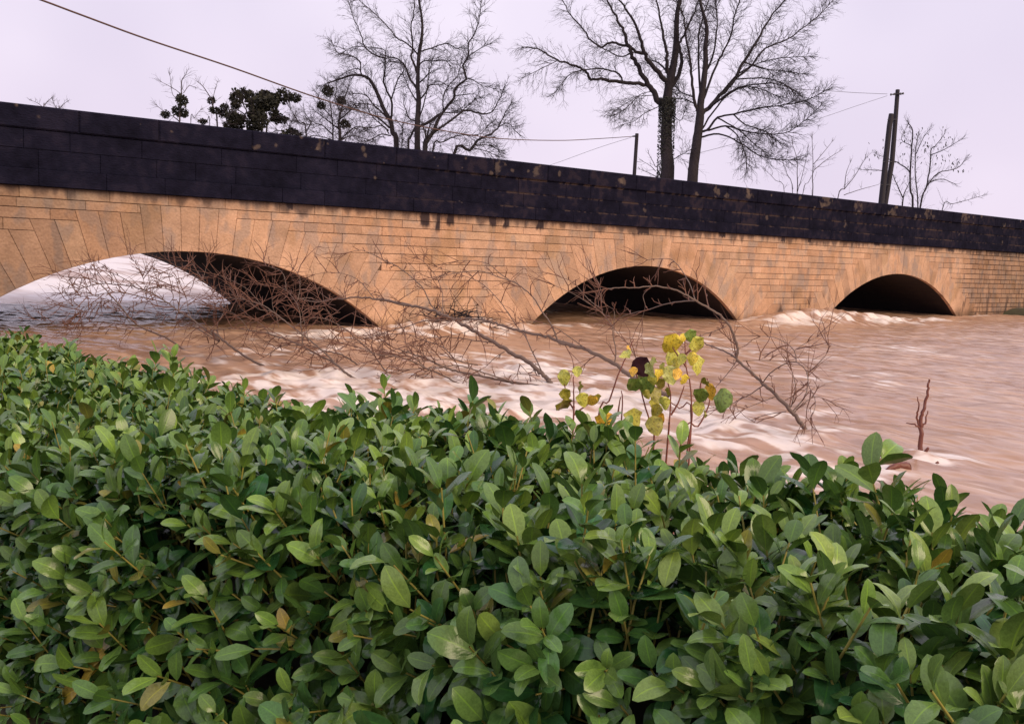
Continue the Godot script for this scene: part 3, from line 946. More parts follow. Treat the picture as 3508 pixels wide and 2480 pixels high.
	var t3 := bare_tree("bare_tree", "bushy bare tree with four small mistletoe balls, beside the mistletoe-laden tree", [
		[0.176, 0.0392, [Vector3(-15.91, 0.3, -85.6), Vector3(-15.91, 10.77, -85.6), Vector3(-16.09, 12.2, -85.77), Vector3(-15.82, 13.9, -85.97), Vector3(-15.37, 15.43, -86.14)]],
		[0.0863, 0.0345, [Vector3(-16.55, 0.3, -85.61), Vector3(-16.55, 10.83, -85.61), Vector3(-16.65, 12.97, -85.5), Vector3(-16.92, 14.92, -85.39)]],
		[0.069, 0.0259, [Vector3(-15.99, 11.78, -85.72), Vector3(-17.36, 12.72, -86.97), Vector3(-18.65, 13.59, -88.1)]],
		[0.069, 0.0259, [Vector3(-16.11, 12.62, -85.82), Vector3(-14.81, 13.18, -84.12), Vector3(-13.96, 13.53, -82.98)]],
		[0.069, 0.0259, [Vector3(-16.57, 11.33, -85.67), Vector3(-17.61, 12.13, -85.7), Vector3(-18.45, 12.09, -85.66)]],
		[0.069, 0.0207, [Vector3(-15.79, 11.03, -85.63), Vector3(-14.15, 11.8, -83.34), Vector3(-12.91, 11.49, -81.79)]],
		[0.069, 0.0207, [Vector3(-15.87, 10.85, -85.61), Vector3(-14.89, 11.39, -86.3), Vector3(-13.55, 11.11, -87.07)]],
		[0.0518, 0.0207, [Vector3(-16.71, 12.85, -85.84), Vector3(-17.97, 14.02, -87.34), Vector3(-18.45, 14.99, -88.33)]],
		[0.0518, 0.0207, [Vector3(-15.97, 13.38, -85.91), Vector3(-16.6, 14.43, -86.41), Vector3(-16.5, 15.15, -86.73)]],
		[0.0518, 0.0207, [Vector3(-16.46, 10.83, -85.61), Vector3(-18.49, 11.39, -87.51), Vector3(-19.99, 11.23, -88.83)]]], "bare trees beyond the bridge", {"twig": 1.6, "twig_r": 0.0165, "step": 0.15, "level": 2, "forks": 3, "sway": 0.0, "bare": 0.25})
	mistletoe(t3, [[Vector3(-17.08, 15.1, -85.79), 0.34, 1.1], [Vector3(-17.76, 13.87, -86.29), 0.255, 1], [Vector3(-15.53, 12.32, -85.94), 0.323, 0.9], [Vector3(-15.91, 14.34, -86.15), 0.289, 1]])
	var t4 := bare_tree("bare_tree", "thin bare tree with four mistletoe balls, first of the trees along the parapet", [
		[0.107, 0.0403, [Vector3(-41.18, 0.3, -117.37), Vector3(-41.18, 15.61, -117.37), Vector3(-41.08, 17.16, -117.55), Vector3(-41.11, 19.28, -117.8), Vector3(-41.11, 20.56, -117.95), Vector3(-40.71, 21.22, -118.02)]],
		[0.052, 0.0236, [Vector3(-41.1, 18.86, -117.75), Vector3(-41.66, 19.34, -117.66), Vector3(-42.67, 19.9, -117.49), Vector3(-43.27, 20.17, -117.39)]],
		[0.0472, 0.0236, [Vector3(-40.84, 19.08, -117.77), Vector3(-41.14, 20.37, -120.53), Vector3(-41.04, 20.49, -121.87)]],
		[0.0591, 0.0236, [Vector3(-41.24, 15.66, -117.38), Vector3(-42.56, 16.46, -118.99), Vector3(-43.61, 16.78, -120.07), Vector3(-44.37, 17.19, -120.95), Vector3(-45.95, 18.16, -122.82)]],
		[0.0472, 0.0236, [Vector3(-41.07, 18.22, -117.68), Vector3(-42.08, 18.8, -117.64), Vector3(-42.41, 20.88, -117.68)]],
		[0.0472, 0.0236, [Vector3(-39.83, 0.3, -117.33), Vector3(-39.83, 15.29, -117.33), Vector3(-39.74, 16.27, -118.35), Vector3(-39.46, 17.28, -119.47)]]], "mistletoe trees far beyond the bridge", {"twig": 1.7, "twig_r": 0.02, "step": 0.8, "level": 1, "bark": mats.bark_pale})
	mistletoe(t4, [[Vector3(-40.66, 18.03, -116.64), 0.493, 1.1], [Vector3(-41.72, 16.98, -118), 0.428, 1], [Vector3(-40.86, 16.79, -117.85), 0.428, 0.9], [Vector3(-43.35, 16.59, -118.63), 0.386, 0.9]])
	var t5 := bare_tree("bare_tree", "thin bare tree with small mistletoe balls on one slender stem, between two other mistletoe trees", [
		[0.105, 0.0392, [Vector3(-35.65, 0.3, -114.26), Vector3(-35.65, 14.86, -114.26), Vector3(-36.14, 16.5, -114.45), Vector3(-36.28, 17.53, -114.57), Vector3(-36.4, 17.94, -114.62), Vector3(-37.4, 19.35, -114.79), Vector3(-37.94, 19.85, -114.84)]],
		[0.046, 0.023, [Vector3(-36.3, 17.94, -114.62), Vector3(-36.71, 19.26, -116.57), Vector3(-37.02, 20.62, -118.56)]],
		[0.0575, 0.023, [Vector3(-36.13, 16.39, -114.44), Vector3(-34.81, 16.27, -113.19), Vector3(-33.95, 16.84, -112.07)]],
		[0.0575, 0.023, [Vector3(-36.54, 0.3, -114.27), Vector3(-36.54, 14.92, -114.27), Vector3(-36.7, 15.24, -113.63), Vector3(-36.97, 15.3, -113.03)]]], "mistletoe trees far beyond the bridge", {"twig": 1.5, "twig_r": 0.02, "step": 0.9, "level": 1, "bark": mats.bark_pale})
	mistletoe(t5, [[Vector3(-36.58, 17.94, -115), 0.334, 1], [Vector3(-35.75, 16.66, -113.4), 0.459, 0.6], [Vector3(-35.01, 16.42, -114.36), 0.417, 0.95], [Vector3(-34.68, 17.06, -113.77), 0.376, 0.8], [Vector3(-37.11, 15.3, -113.45), 0.355, 0.7]])
	var t6 := bare_tree("bare_tree", "tree laden with large dark mistletoe balls, all over its crown", [
		[0.151, 0.0504, [Vector3(-29.33, 0.3, -110.14), Vector3(-29.33, 13.99, -110.14), Vector3(-29.37, 15.09, -110.27), Vector3(-29.11, 16.1, -110.38), Vector3(-29.17, 17.6, -110.56)]],
		[0.111, 0.0444, [Vector3(-30.95, 0.3, -110.16), Vector3(-30.95, 14.23, -110.16), Vector3(-31.01, 15.14, -108.94), Vector3(-30.74, 15.65, -108.31), Vector3(-30.41, 15.98, -107.84), Vector3(-30.54, 16.6, -106.9), Vector3(-30.22, 17.48, -105.75)]],
		[0.111, 0.0444, [Vector3(-28.82, 0.3, -110.14), Vector3(-28.82, 14.01, -110.14), Vector3(-28.67, 15.42, -111.03), Vector3(-28.06, 17.09, -112.17), Vector3(-27.8, 17.99, -112.75), Vector3(-26.56, 18.47, -113.57)]],
		[0.0666, 0.0333, [Vector3(-31.32, 15.91, -110.36), Vector3(-31.68, 16.12, -107.81), Vector3(-31.71, 15.42, -106.27)]],
		[0.0666, 0.0333, [Vector3(-31.38, 15.01, -110.26), Vector3(-31.97, 14.6, -108.83), Vector3(-32.55, 14.5, -107.45)]],
		[0.0666, 0.0333, [Vector3(-28.48, 15.33, -110.29), Vector3(-27.43, 15.78, -109.7), Vector3(-26.48, 15.44, -109.12)]],
		[0.0666, 0.0333, [Vector3(-27.63, 16.86, -110.47), Vector3(-28.75, 17.91, -112.46), Vector3(-28.73, 19.28, -114.79)]],
		[0.0666, 0.0333, [Vector3(-29.37, 15.09, -110.27), Vector3(-29.72, 15.39, -108.96), Vector3(-29.39, 16.88, -105.91)]]], "mistletoe trees far beyond the bridge", {"twig": 1.6, "twig_r": 0.022, "step": 0.7, "level": 1})
	mistletoe(t6, [[Vector3(-32.32, 17.75, -110.46), 0.523, 1.3], [Vector3(-32.45, 16.88, -110.58), 0.382, 0.9], [Vector3(-31.86, 18.33, -111.47), 0.443, 1.1], [Vector3(-30.94, 18.04, -111.3), 0.423, 1.2], [Vector3(-29.38, 17.71, -111.36), 0.825, 0.95], [Vector3(-30.08, 17.09, -110.02), 0.704, 0.8], [Vector3(-29.4, 16.86, -110.29), 0.604, 0.8], [Vector3(-28.48, 17.38, -110.22), 0.664, 0.9], [Vector3(-28.29, 17.87, -111.42), 0.503, 0.9], [Vector3(-27.33, 18.33, -111.64), 0.583, 1.05], [Vector3(-25.59, 17.92, -109.83), 0.523, 0.7], [Vector3(-32.61, 15.66, -109.63), 0.463, 1], [Vector3(-32.23, 15.3, -109.71), 0.604, 0.9], [Vector3(-31.63, 15.22, -109.7), 0.463, 0.9], [Vector3(-32.97, 14.69, -110.19), 0.503, 0.8], [Vector3(-32.13, 14.65, -110.41), 0.503, 0.8], [Vector3(-29.77, 16, -109.85), 0.664, 1], [Vector3(-29.29, 15.15, -109.19), 0.664, 1], [Vector3(-30.46, 15.82, -110.17), 0.402, 0.9], [Vector3(-30.39, 14.71, -109.94), 0.503, 1], [Vector3(-30.09, 14.33, -110.32), 0.503, 0.8], [Vector3(-27.73, 15.69, -111.32), 0.664, 0.6], [Vector3(-28.11, 16.2, -110.81), 0.402, 1.1], [Vector3(-26.89, 15.64, -110.36), 0.402, 0.5], [Vector3(-27.85, 18.29, -110.89), 0.201, 1]])
	var t7 := bare_tree("bare_tree", "low brownish bare bush with one broad twig ball, beside the mistletoe-laden tree", [
		[0.0934, 0.035, [Vector3(-22.49, 0.3, -101.97), Vector3(-22.49, 13, -101.97), Vector3(-23.28, 14.17, -102.1), Vector3(-24.08, 15.34, -102.24)]],
		[0.0719, 0.0308, [Vector3(-24.07, 0.3, -101.95), Vector3(-24.07, 12.84, -101.95), Vector3(-24.55, 13.65, -102.75), Vector3(-24.38, 14.93, -103.97)]],
		[0.0616, 0.0246, [Vector3(-22.59, 13.27, -102), Vector3(-21.52, 13.99, -99.52), Vector3(-21.57, 14.44, -97.65)]],
		[0.0616, 0.0246, [Vector3(-23.98, 13.03, -101.97), Vector3(-26.22, 13.67, -104.95), Vector3(-27.08, 13.59, -106.06)]]], "bare trees beyond the bridge", {"twig": 1.9, "twig_r": 0.02, "step": 0.25, "level": 2, "forks": 3})
	mistletoe(t7, [[Vector3(-24.21, 13.09, -102.54), 0.745, 0.55]])
	var ivied := bare_tree("bare_tree", "big bare tree with an ivy-clad trunk, one of the pair of thick trunks", [
		[0.365, 0.0172, [Vector3(7.13, 0.3, -46.74), Vector3(7.13, 5.52, -46.74), Vector3(7.04, 6.86, -46.9), Vector3(6.99, 7.82, -47.01), Vector3(6.98, 9.22, -47.17), Vector3(7.04, 10.06, -47.27), Vector3(7.2, 11.02, -47.38), Vector3(7.29, 11.98, -47.49), Vector3(7.29, 13.58, -47.67), Vector3(7.63, 15.03, -47.84), Vector3(8.18, 16.42, -48), Vector3(8.59, 17.86, -48.17)]],
		[0.161, 0.0151, [Vector3(6.89, 9.09, -47.15), Vector3(6.56, 9.2, -47.14), Vector3(6.28, 9.63, -47.16), Vector3(5.87, 10.18, -47.18), Vector3(5.38, 10.98, -47.21), Vector3(5.03, 11.59, -47.24), Vector3(4.81, 12.15, -47.27), Vector3(4.55, 12.76, -47.29), Vector3(4.03, 13.55, -47.33), Vector3(3.62, 14.4, -47.36), Vector3(3.04, 15.14, -47.39)]],
		[0.0945, 0.0283, [Vector3(5.95, 10.01, -47.26), Vector3(5.09, 10, -47), Vector3(4.75, 10.03, -46.9), Vector3(4.16, 10, -46.71), Vector3(3.9, 10.04, -46.63), Vector3(3.64, 10.08, -46.55), Vector3(3.19, 9.97, -46.4), Vector3(2.97, 10.29, -46.31), Vector3(2.78, 10.39, -46.25), Vector3(2.45, 10.54, -46.15), Vector3(1.87, 10.67, -45.97), Vector3(1.55, 10.7, -45.87), Vector3(0.97, 11, -45.69), Vector3(0.59, 11.14, -45.57), Vector3(0.03, 11.14, -45.39)]],
		[0.0472, 0.0283, [Vector3(4.79, 10.09, -47.27), Vector3(4.56, 10.42, -47.04), Vector3(4.01, 10.52, -46.72), Vector3(3.47, 10.51, -46.4), Vector3(2.76, 10.33, -45.95)]],
		[0.0283, 0.00945, [Vector3(2.84, 10.59, -47.33), Vector3(2.24, 10.27, -46.73), Vector3(1.86, 9.79, -46.18), Vector3(1.54, 9.26, -45.61)]],
		[0.0236, 0.00945, [Vector3(1.6, 10.99, -47.37), Vector3(0.84, 10.5, -46.95), Vector3(0.09, 10.03, -46.52)]],
		[0.142, 0.0151, [Vector3(6.98, 9.99, -47.26), Vector3(6.76, 10.28, -47.17), Vector3(6.12, 10.83, -46.94), Vector3(5.75, 11.34, -46.78), Vector3(5.44, 11.97, -46.6), Vector3(5.2, 12.54, -46.45), Vector3(4.64, 13.24, -46.21), Vector3(4, 13.85, -45.96), Vector3(3.29, 14.38, -45.7)]],
		[0.085, 0.0151, [Vector3(5.83, 11.48, -47.43), Vector3(5.44, 11.52, -47.4), Vector3(5.04, 11.75, -47.38), Vector3(4.38, 11.9, -47.33), Vector3(4.06, 11.88, -47.29), Vector3(3.68, 11.66, -47.23), Vector3(3.15, 11.95, -47.2), Vector3(2.81, 12.43, -47.2), Vector3(2.13, 13.08, -47.18), Vector3(1.67, 13.89, -47.17), Vector3(1.31, 14.74, -47.18)]],
		[0.0378, 0.0142, [Vector3(5.06, 11.45, -47.43), Vector3(4.56, 11.2, -46.9), Vector3(3.92, 11.29, -46.24), Vector3(3.5, 11.36, -45.79)]],
		[0.104, 0.0151, [Vector3(7.03, 10.37, -47.3), Vector3(6.86, 10.98, -47.24), Vector3(6.81, 11.59, -47.17), Vector3(6.61, 12.18, -47.1), Vector3(6.46, 12.78, -47.04), Vector3(6.18, 13.64, -46.94), Vector3(5.85, 14.48, -46.83), Vector3(5.35, 15.23, -46.72)]],
		[0.0567, 0.0283, [Vector3(6.89, 10.62, -47.33), Vector3(6.8, 10.97, -47.89), Vector3(6.63, 11.26, -48.43), Vector3(6.38, 11.5, -49.05)]],
		[0.113, 0.0151, [Vector3(7.08, 9.93, -47.25), Vector3(7.52, 10.57, -47.62), Vector3(7.67, 11.49, -48.06), Vector3(7.56, 12.11, -48.38), Vector3(7.84, 12.7, -48.68), Vector3(8.26, 13.72, -49.19), Vector3(8.64, 14.76, -49.7), Vector3(8.72, 15.88, -50.22)]],
		[0.0236, 0.00945, [Vector3(6.36, 9.52, -47.2), Vector3(5.51, 9.31, -46.5), Vector3(4.89, 8.68, -45.75), Vector3(4.41, 8.28, -45.22)]],
		[0.0236, 0.00945, [Vector3(6.64, 9.02, -47.15), Vector3(5.9, 8.62, -46.79), Vector3(5.38, 8.19, -46.48), Vector3(4.98, 8.02, -46.3)]],
		[0.0236, 0.00945, [Vector3(6.29, 9.71, -47.23), Vector3(5.68, 9.51, -46.91), Vector3(4.82, 8.89, -46.35), Vector3(4.23, 8.57, -46)]],
		[0.0236, 0.00945, [Vector3(7.16, 8.72, -47.11), Vector3(7.77, 8.48, -47.96), Vector3(8.06, 8.97, -48.66)]],
		[0.0236, 0.00945, [Vector3(7.38, 6.49, -46.85), Vector3(7.59, 6.63, -46.21), Vector3(7.86, 6.79, -45.32)]]], "the pair of big trees behind the bridge", {"twig": 0.95, "twig_r": 0.0105, "step": 0.11, "level": 2, "forks": 3, "sway": -0.12, "bare": 0.5})
	bare_tree("bare_tree", "big bare tree with many branches fanning out to one side, beside the ivy-clad trunk", [
		[0.284, 0.0168, [Vector3(8.15, 0.3, -45.71), Vector3(8.15, 5.33, -45.71), Vector3(8.19, 6.18, -45.81), Vector3(8.31, 7.43, -45.95), Vector3(8.39, 8.37, -46.06), Vector3(8.39, 9, -46.14), Vector3(8.47, 9.75, -46.22), Vector3(8.55, 10.88, -46.35), Vector3(8.51, 11.75, -46.46), Vector3(8.54, 12.63, -46.56), Vector3(8.14, 14.04, -46.72), Vector3(8.2, 15.5, -46.89), Vector3(8.27, 16.96, -47.06)]],
		[0.0832, 0.0148, [Vector3(8.33, 8.62, -46.09), Vector3(8.06, 9.09, -45.98), Vector3(7.89, 9.85, -45.82), Vector3(7.7, 10.83, -45.62), Vector3(7.41, 11.85, -45.39), Vector3(7.21, 12.68, -45.21), Vector3(6.78, 13.43, -45.01), Vector3(6.4, 14.19, -44.82)]],
		[0.0647, 0.0148, [Vector3(8.4, 9.12, -46.15), Vector3(8.39, 9.66, -46.43), Vector3(8.37, 11.02, -47.14), Vector3(8.43, 12.56, -47.92), Vector3(8.68, 13.61, -48.45), Vector3(9.04, 14.66, -48.98), Vector3(9.22, 15.76, -49.52)]],
		[0.0647, 0.0148, [Vector3(8.49, 9.19, -46.16), Vector3(8.85, 10.37, -46.15), Vector3(9.23, 11.29, -46.13), Vector3(9.6, 12.21, -46.12), Vector3(9.72, 13.1, -46.11), Vector3(9.96, 13.96, -46.1), Vector3(10.2, 14.82, -46.09)]],
		[0.0555, 0.0148, [Vector3(8.56, 10.57, -46.32), Vector3(8.9, 11.25, -46.63), Vector3(9.11, 12.41, -47.12), Vector3(9.18, 13.44, -47.55), Vector3(9.08, 14.47, -47.98), Vector3(9.18, 15.52, -48.41)]],
		[0.111, 0.0148, [Vector3(8.45, 8.63, -46.09), Vector3(8.85, 8.91, -46.28), Vector3(9.38, 9.54, -46.6), Vector3(10.05, 10.25, -46.98), Vector3(10.61, 11.36, -47.49), Vector3(11.31, 12.43, -47.99), Vector3(11.66, 13.15, -48.31), Vector3(12.27, 14.05, -48.73), Vector3(12.97, 14.91, -49.14), Vector3(13.74, 15.72, -49.55)]],
		[0.0555, 0.0148, [Vector3(10.02, 10.31, -46.29), Vector3(10.67, 10.87, -46.53), Vector3(11.45, 11.84, -46.9), Vector3(12.52, 12.38, -47.21), Vector3(13.34, 13, -47.49), Vector3(14.14, 13.68, -47.77), Vector3(14.84, 14.47, -48.07)]],
		[0.0555, 0.0185, [Vector3(8.82, 8.89, -46.12), Vector3(9.43, 9.39, -45.61), Vector3(10.14, 9.74, -45.06), Vector3(11.22, 9.77, -44.26), Vector3(11.96, 9.46, -43.63)]],
		[0.0647, 0.0185, [Vector3(8.42, 7.75, -45.99), Vector3(8.71, 7.81, -45.87), Vector3(9.13, 8.34, -45.62), Vector3(9.8, 8.51, -45.32), Vector3(10.67, 8.73, -44.92), Vector3(11.64, 8.82, -44.47), Vector3(12.59, 9.02, -44.02), Vector3(13.39, 9.4, -43.62)]],
		[0.0555, 0.0139, [Vector3(8.43, 7.72, -45.99), Vector3(8.84, 7.82, -45.91), Vector3(9.56, 8.01, -45.78), Vector3(10.46, 7.78, -45.56), Vector3(11.64, 7.67, -45.3), Vector3(12.51, 7.87, -45.13), Vector3(13.6, 8.9, -44.93)]],
		[0.0508, 0.0139, [Vector3(8.44, 7.47, -45.96), Vector3(9.26, 7.63, -45.73), Vector3(10.15, 7.26, -45.41), Vector3(11.03, 6.65, -45.03), Vector3(11.89, 6.47, -44.74), Vector3(12.57, 6.45, -44.53)]],
		[0.037, 0.0139, [Vector3(9.96, 8.62, -46.09), Vector3(10.62, 8.19, -46.35), Vector3(11.69, 7.97, -46.73), Vector3(12.43, 7.53, -47.01)]],
		[0.037, 0.0139, [Vector3(9.22, 8.41, -46.07), Vector3(10.48, 8.03, -47.08), Vector3(11.51, 7.47, -47.95), Vector3(12.11, 7.22, -48.41)]],
		[0.0462, 0.0185, [Vector3(8.48, 7.81, -46), Vector3(9.18, 8.96, -46.05), Vector3(9.89, 9.66, -46.06), Vector3(10.74, 9.87, -46.03), Vector3(11.99, 9.47, -45.9)]],
		[0.037, 0.0139, [Vector3(10.37, 11.08, -46.38), Vector3(11.45, 10.96, -47.15), Vector3(12.87, 11.06, -48.11), Vector3(13.84, 11.09, -48.75)]],
		[0.037, 0.0139, [Vector3(8.06, 9.05, -46.14), Vector3(7.89, 9.43, -47.49), Vector3(7.66, 9.64, -48.86)]],
		[0.037, 0.0139, [Vector3(7.98, 9.36, -46.18), Vector3(7.63, 9.82, -47.59), Vector3(7.53, 10.46, -48.78)]],
		[0.037, 0.0139, [Vector3(10.02, 10.25, -46.28), Vector3(11.08, 10.31, -46.02), Vector3(11.91, 10.12, -45.79), Vector3(12.79, 9.56, -45.47)]],
		[0.037, 0.0139, [Vector3(9.61, 8.05, -46.03), Vector3(10.03, 7.64, -45.55), Vector3(10.3, 6.85, -44.89), Vector3(10.33, 6.07, -44.28)]],
		[0.037, 0.0139, [Vector3(9.24, 9.47, -46.19), Vector3(10.15, 10.54, -45.82), Vector3(11.43, 11.05, -45.39), Vector3(12.81, 11.13, -44.9)]]], "the pair of big trees behind the bridge", {"twig": 0.92, "twig_r": 0.0115, "step": 0.075, "level": 2, "forks": 3, "sway": 0.03, "bare": 0.6, "bare_limb": 0.3})
	bare_tree("bare_tree", "very thin pale sapling with two upright stems, just beyond the fanned-out big tree", [
		[0.0425, 0.0163, [Vector3(20.39, 0.3, -71.04), Vector3(20.39, 6.71, -71.04), Vector3(20.33, 8.29, -71.22), Vector3(20.29, 9.29, -71.34), Vector3(19.91, 10.36, -71.46)]],
		[0.0316, 0.0129, [Vector3(20.06, 0.3, -71.04), Vector3(20.06, 6.74, -71.04), Vector3(19.21, 8.14, -69.88), Vector3(18.62, 8.94, -69.16)]],
		[0.0259, 0.0115, [Vector3(20.42, 6.96, -71.07), Vector3(20.46, 8.22, -70.23), Vector3(20.4, 9.59, -69.29)]],
		[0.0259, 0.0115, [Vector3(19.47, 0.3, -71.04), Vector3(19.47, 6.76, -71.04), Vector3(18.89, 7.77, -71.68), Vector3(18.37, 8.37, -72.11)]]], "thin saplings behind the parapet", {"twig": 0.9, "twig_r": 0.011, "step": 0.9, "level": 1, "sway": 0.5, "bark": mats.bark_pale})
	bare_tree("bare_tree", "very thin pale sapling forking into slanting shoots, nearest to the tall double pole but one", [
		[0.0444, 0.0159, [Vector3(20.91, 0.3, -69), Vector3(20.91, 6.5, -69), Vector3(20.86, 7.75, -69.15), Vector3(20.85, 8.96, -69.29), Vector3(20.71, 10.58, -69.47)]],
		[0.0279, 0.0126, [Vector3(20.9, 8.8, -69.27), Vector3(22.02, 9.81, -70.85), Vector3(22.99, 10.73, -72.23)]],
		[0.0279, 0.0126, [Vector3(20.96, 8.4, -69.22), Vector3(22.21, 9.29, -70.54), Vector3(23.47, 10.04, -71.74)]],
		[0.0279, 0.0126, [Vector3(20.22, 0.3, -69.02), Vector3(20.22, 6.63, -69.02), Vector3(20.56, 7.49, -69.04), Vector3(20.84, 8.14, -69.05)]]], "thin saplings behind the parapet", {"twig": 0.9, "twig_r": 0.011, "step": 0.9, "level": 1, "sway": 0.5, "bark": mats.bark_pale})
	bare_tree("bare_tree", "slanting pale sapling bent away from the parapet, next to the tall double pole", [
		[0.0401, 0.0154, [Vector3(22.04, 0.3, -66.96), Vector3(22.04, 6.23, -66.96), Vector3(22.53, 7.04, -67.05), Vector3(23.13, 7.85, -67.14), Vector3(23.79, 9.05, -67.28)]],
		[0.0271, 0.0122, [Vector3(22.49, 6.96, -67.04), Vector3(22.78, 8.12, -67.81), Vector3(23.12, 8.8, -68.27)]],
		[0.0271, 0.0122, [Vector3(22.47, 6.56, -66.99), Vector3(23.99, 7.08, -68.06), Vector3(25.55, 7.53, -69.1)]]], "thin saplings behind the parapet", {"twig": 0.9, "twig_r": 0.011, "step": 0.9, "level": 1, "sway": 0.5, "bark": mats.bark_pale})
	var leafy := bare_tree("bare_tree", "small tree with a few dead leaves still hanging, behind the tall double pole", [
		[0.0724, 0.0289, [Vector3(25.59, 0.3, -62.87), Vector3(25.59, 5.71, -62.87), Vector3(25.4, 6.74, -62.99), Vector3(25.35, 7.85, -63.12), Vector3(25.37, 9.32, -63.29), Vector3(25.39, 10.58, -63.43), Vector3(25.07, 11.08, -63.49)]],
		[0.0509, 0.0191, [Vector3(24.92, 0.3, -62.87), Vector3(24.92, 5.76, -62.87), Vector3(24.67, 6.24, -62.36), Vector3(23.85, 7.01, -61.4), Vector3(23.08, 7.69, -60.51)]],
		[0.0382, 0.0191, [Vector3(24.93, 6.28, -62.93), Vector3(25.71, 7.34, -64.06)]],
		[0.0509, 0.0191, [Vector3(25.92, 0.3, -62.87), Vector3(25.92, 5.69, -62.87), Vector3(26.12, 7.58, -64.1), Vector3(26.47, 9.58, -65.37), Vector3(26.83, 10.57, -65.99)]],
		[0.0637, 0.0191, [Vector3(26.11, 0.3, -62.87), Vector3(26.11, 5.7, -62.87), Vector3(26.63, 7.04, -63.5), Vector3(26.98, 8.28, -64.07), Vector3(27.19, 9.53, -64.63), Vector3(27.54, 9.87, -64.82), Vector3(28.18, 10.61, -65.2)]],
		[0.0446, 0.0153, [Vector3(26.43, 7, -63.02), Vector3(27.38, 7.97, -63.7), Vector3(28.84, 8.38, -64.35), Vector3(29.6, 8.98, -64.81)]],
		[0.0382, 0.0153, [Vector3(26.56, 7.3, -63.05), Vector3(27.34, 7.55, -63.01), Vector3(27.98, 7.35, -62.92)]],
		[0.0318, 0.0127, [Vector3(26.64, 9.08, -63.26), Vector3(27.12, 9.37, -62.4), Vector3(27.61, 9.85, -61.34)]],
		[0.0509, 0.0153, [Vector3(25.35, 7.85, -63.12), Vector3(25.18, 8.24, -63.51), Vector3(24.61, 8.73, -64.26), Vector3(23.9, 9.15, -65.07)]],
		[0.0318, 0.0127, [Vector3(23.64, 7.93, -63.13), Vector3(22.69, 7.91, -62.57), Vector3(21.85, 7.84, -62.07)]],
		[0.0318, 0.0127, [Vector3(27.52, 0.3, -62.86), Vector3(27.52, 5.61, -62.86), Vector3(28.41, 6, -63.43), Vector3(29.5, 6.3, -64.06), Vector3(30.91, 6.7, -64.86)]],
		[0.0255, 0.0127, [Vector3(25.35, 9.62, -63.32), Vector3(25.19, 10.21, -64.7), Vector3(26.26, 11.37, -66.47)]],
		[0.0255, 0.0127, [Vector3(25.64, 9.04, -63.26), Vector3(25.95, 10.18, -62.91), Vector3(26.15, 10.53, -62.78)]]], "thin saplings behind the parapet", {"twig": 0.8, "twig_r": 0.009, "step": 0.24, "level": 1, "forks": 3, "sway": 0.3, "bare": 0.3})
	# a few curled dead leaves left on it
	var b := Buf.new()
	for k in 150:
		var q: Array = [[Vector3(25.78, 10.15, -63.38), 0.42], [Vector3(25.33, 10.21, -63.39), 0.35], [Vector3(26.78, 9.23, -63.28), 0.5], [Vector3(27.41, 10.29, -63.4), 0.35], [Vector3(28.74, 8.57, -63.2), 0.5], [Vector3(27.69, 8.9, -63.24), 0.5], [Vector3(24.66, 8.41, -63.18), 0.45], [Vector3(23.22, 9.09, -63.26), 0.5], [Vector3(26.47, 9.66, -63.33), 0.45]][rng.randi() % 9]
		var p: Vector3 = q[0] + Vector3(rng.randfn(), rng.randfn(), rng.randfn()) * float(q[1]) - leafy.position
		var e := (Vector3.DOWN + Vector3(rng.randfn(), 0, rng.randfn()) * 0.4).normalized()
		var s := any_side(e)
		b.flat4(p - s * 0.03, p + s * 0.035, p + e * 0.15 + s * 0.02, p + e * 0.15 - s * 0.015, e.cross(s).normalized())
	put("dead_leaves", b.mesh(mats.mistletoe), leafy, "stuff")
	bare_tree("bare_tree", "small bare bush close beside the foot of the ivy-clad trunk", [
		[0.035, 0.0117, [Vector3(7.24, 0.3, -50.81), Vector3(7.24, 5.86, -50.81), Vector3(7.07, 6.51, -50.88), Vector3(6.76, 7.06, -50.94)]],
		[0.0205, 0.00822, [Vector3(7.11, 6.24, -50.85), Vector3(6.82, 6.48, -50.64), Vector3(6.43, 6.65, -50.4)]],
		[0.0205, 0.00822, [Vector3(7.19, 5.96, -50.82), Vector3(6.79, 6.35, -52.41), Vector3(6.58, 6.51, -53.13)]]], "thin saplings behind the parapet", {"twig": 0.5, "twig_r": 0.008, "step": 0.3, "level": 1, "sway": 0.3})
	bare_tree("bare_tree", "faint bare treetop just showing over the end of the parapet before all other trees", [
		[0.0875, 0.0292, [Vector3(-62.52, 0.3, -127.57), Vector3(-62.52, 16.77, -127.57), Vector3(-62.46, 18.28, -127.75), Vector3(-61.8, 19.12, -127.85)]],
		[0.0514, 0.0205, [Vector3(-62.44, 17.7, -127.68), Vector3(-64.14, 18.69, -129.38), Vector3(-65.68, 19.17, -130.68)]],
		[0.077, 0.0257, [Vector3(-60.53, 0.3, -127.56), Vector3(-60.53, 16.62, -127.56), Vector3(-59.41, 17.73, -125.48), Vector3(-57.6, 18.3, -123.6)]],
		[0.0514, 0.0205, [Vector3(-60.45, 17.55, -127.66), Vector3(-59.74, 17.94, -124.75), Vector3(-59.15, 18.27, -123.05)]]], "mistletoe trees far beyond the bridge", {"twig": 1.2, "twig_r": 0.018, "step": 0.6, "level": 1, "bark": mats.bark_pale})
	var ivy := Buf.new()
	var trunk := [Vector3(7.13, 0.4, -46.74), Vector3(6.98, 8.14, -47.04), Vector3(6.97, 9.41, -47.19)]
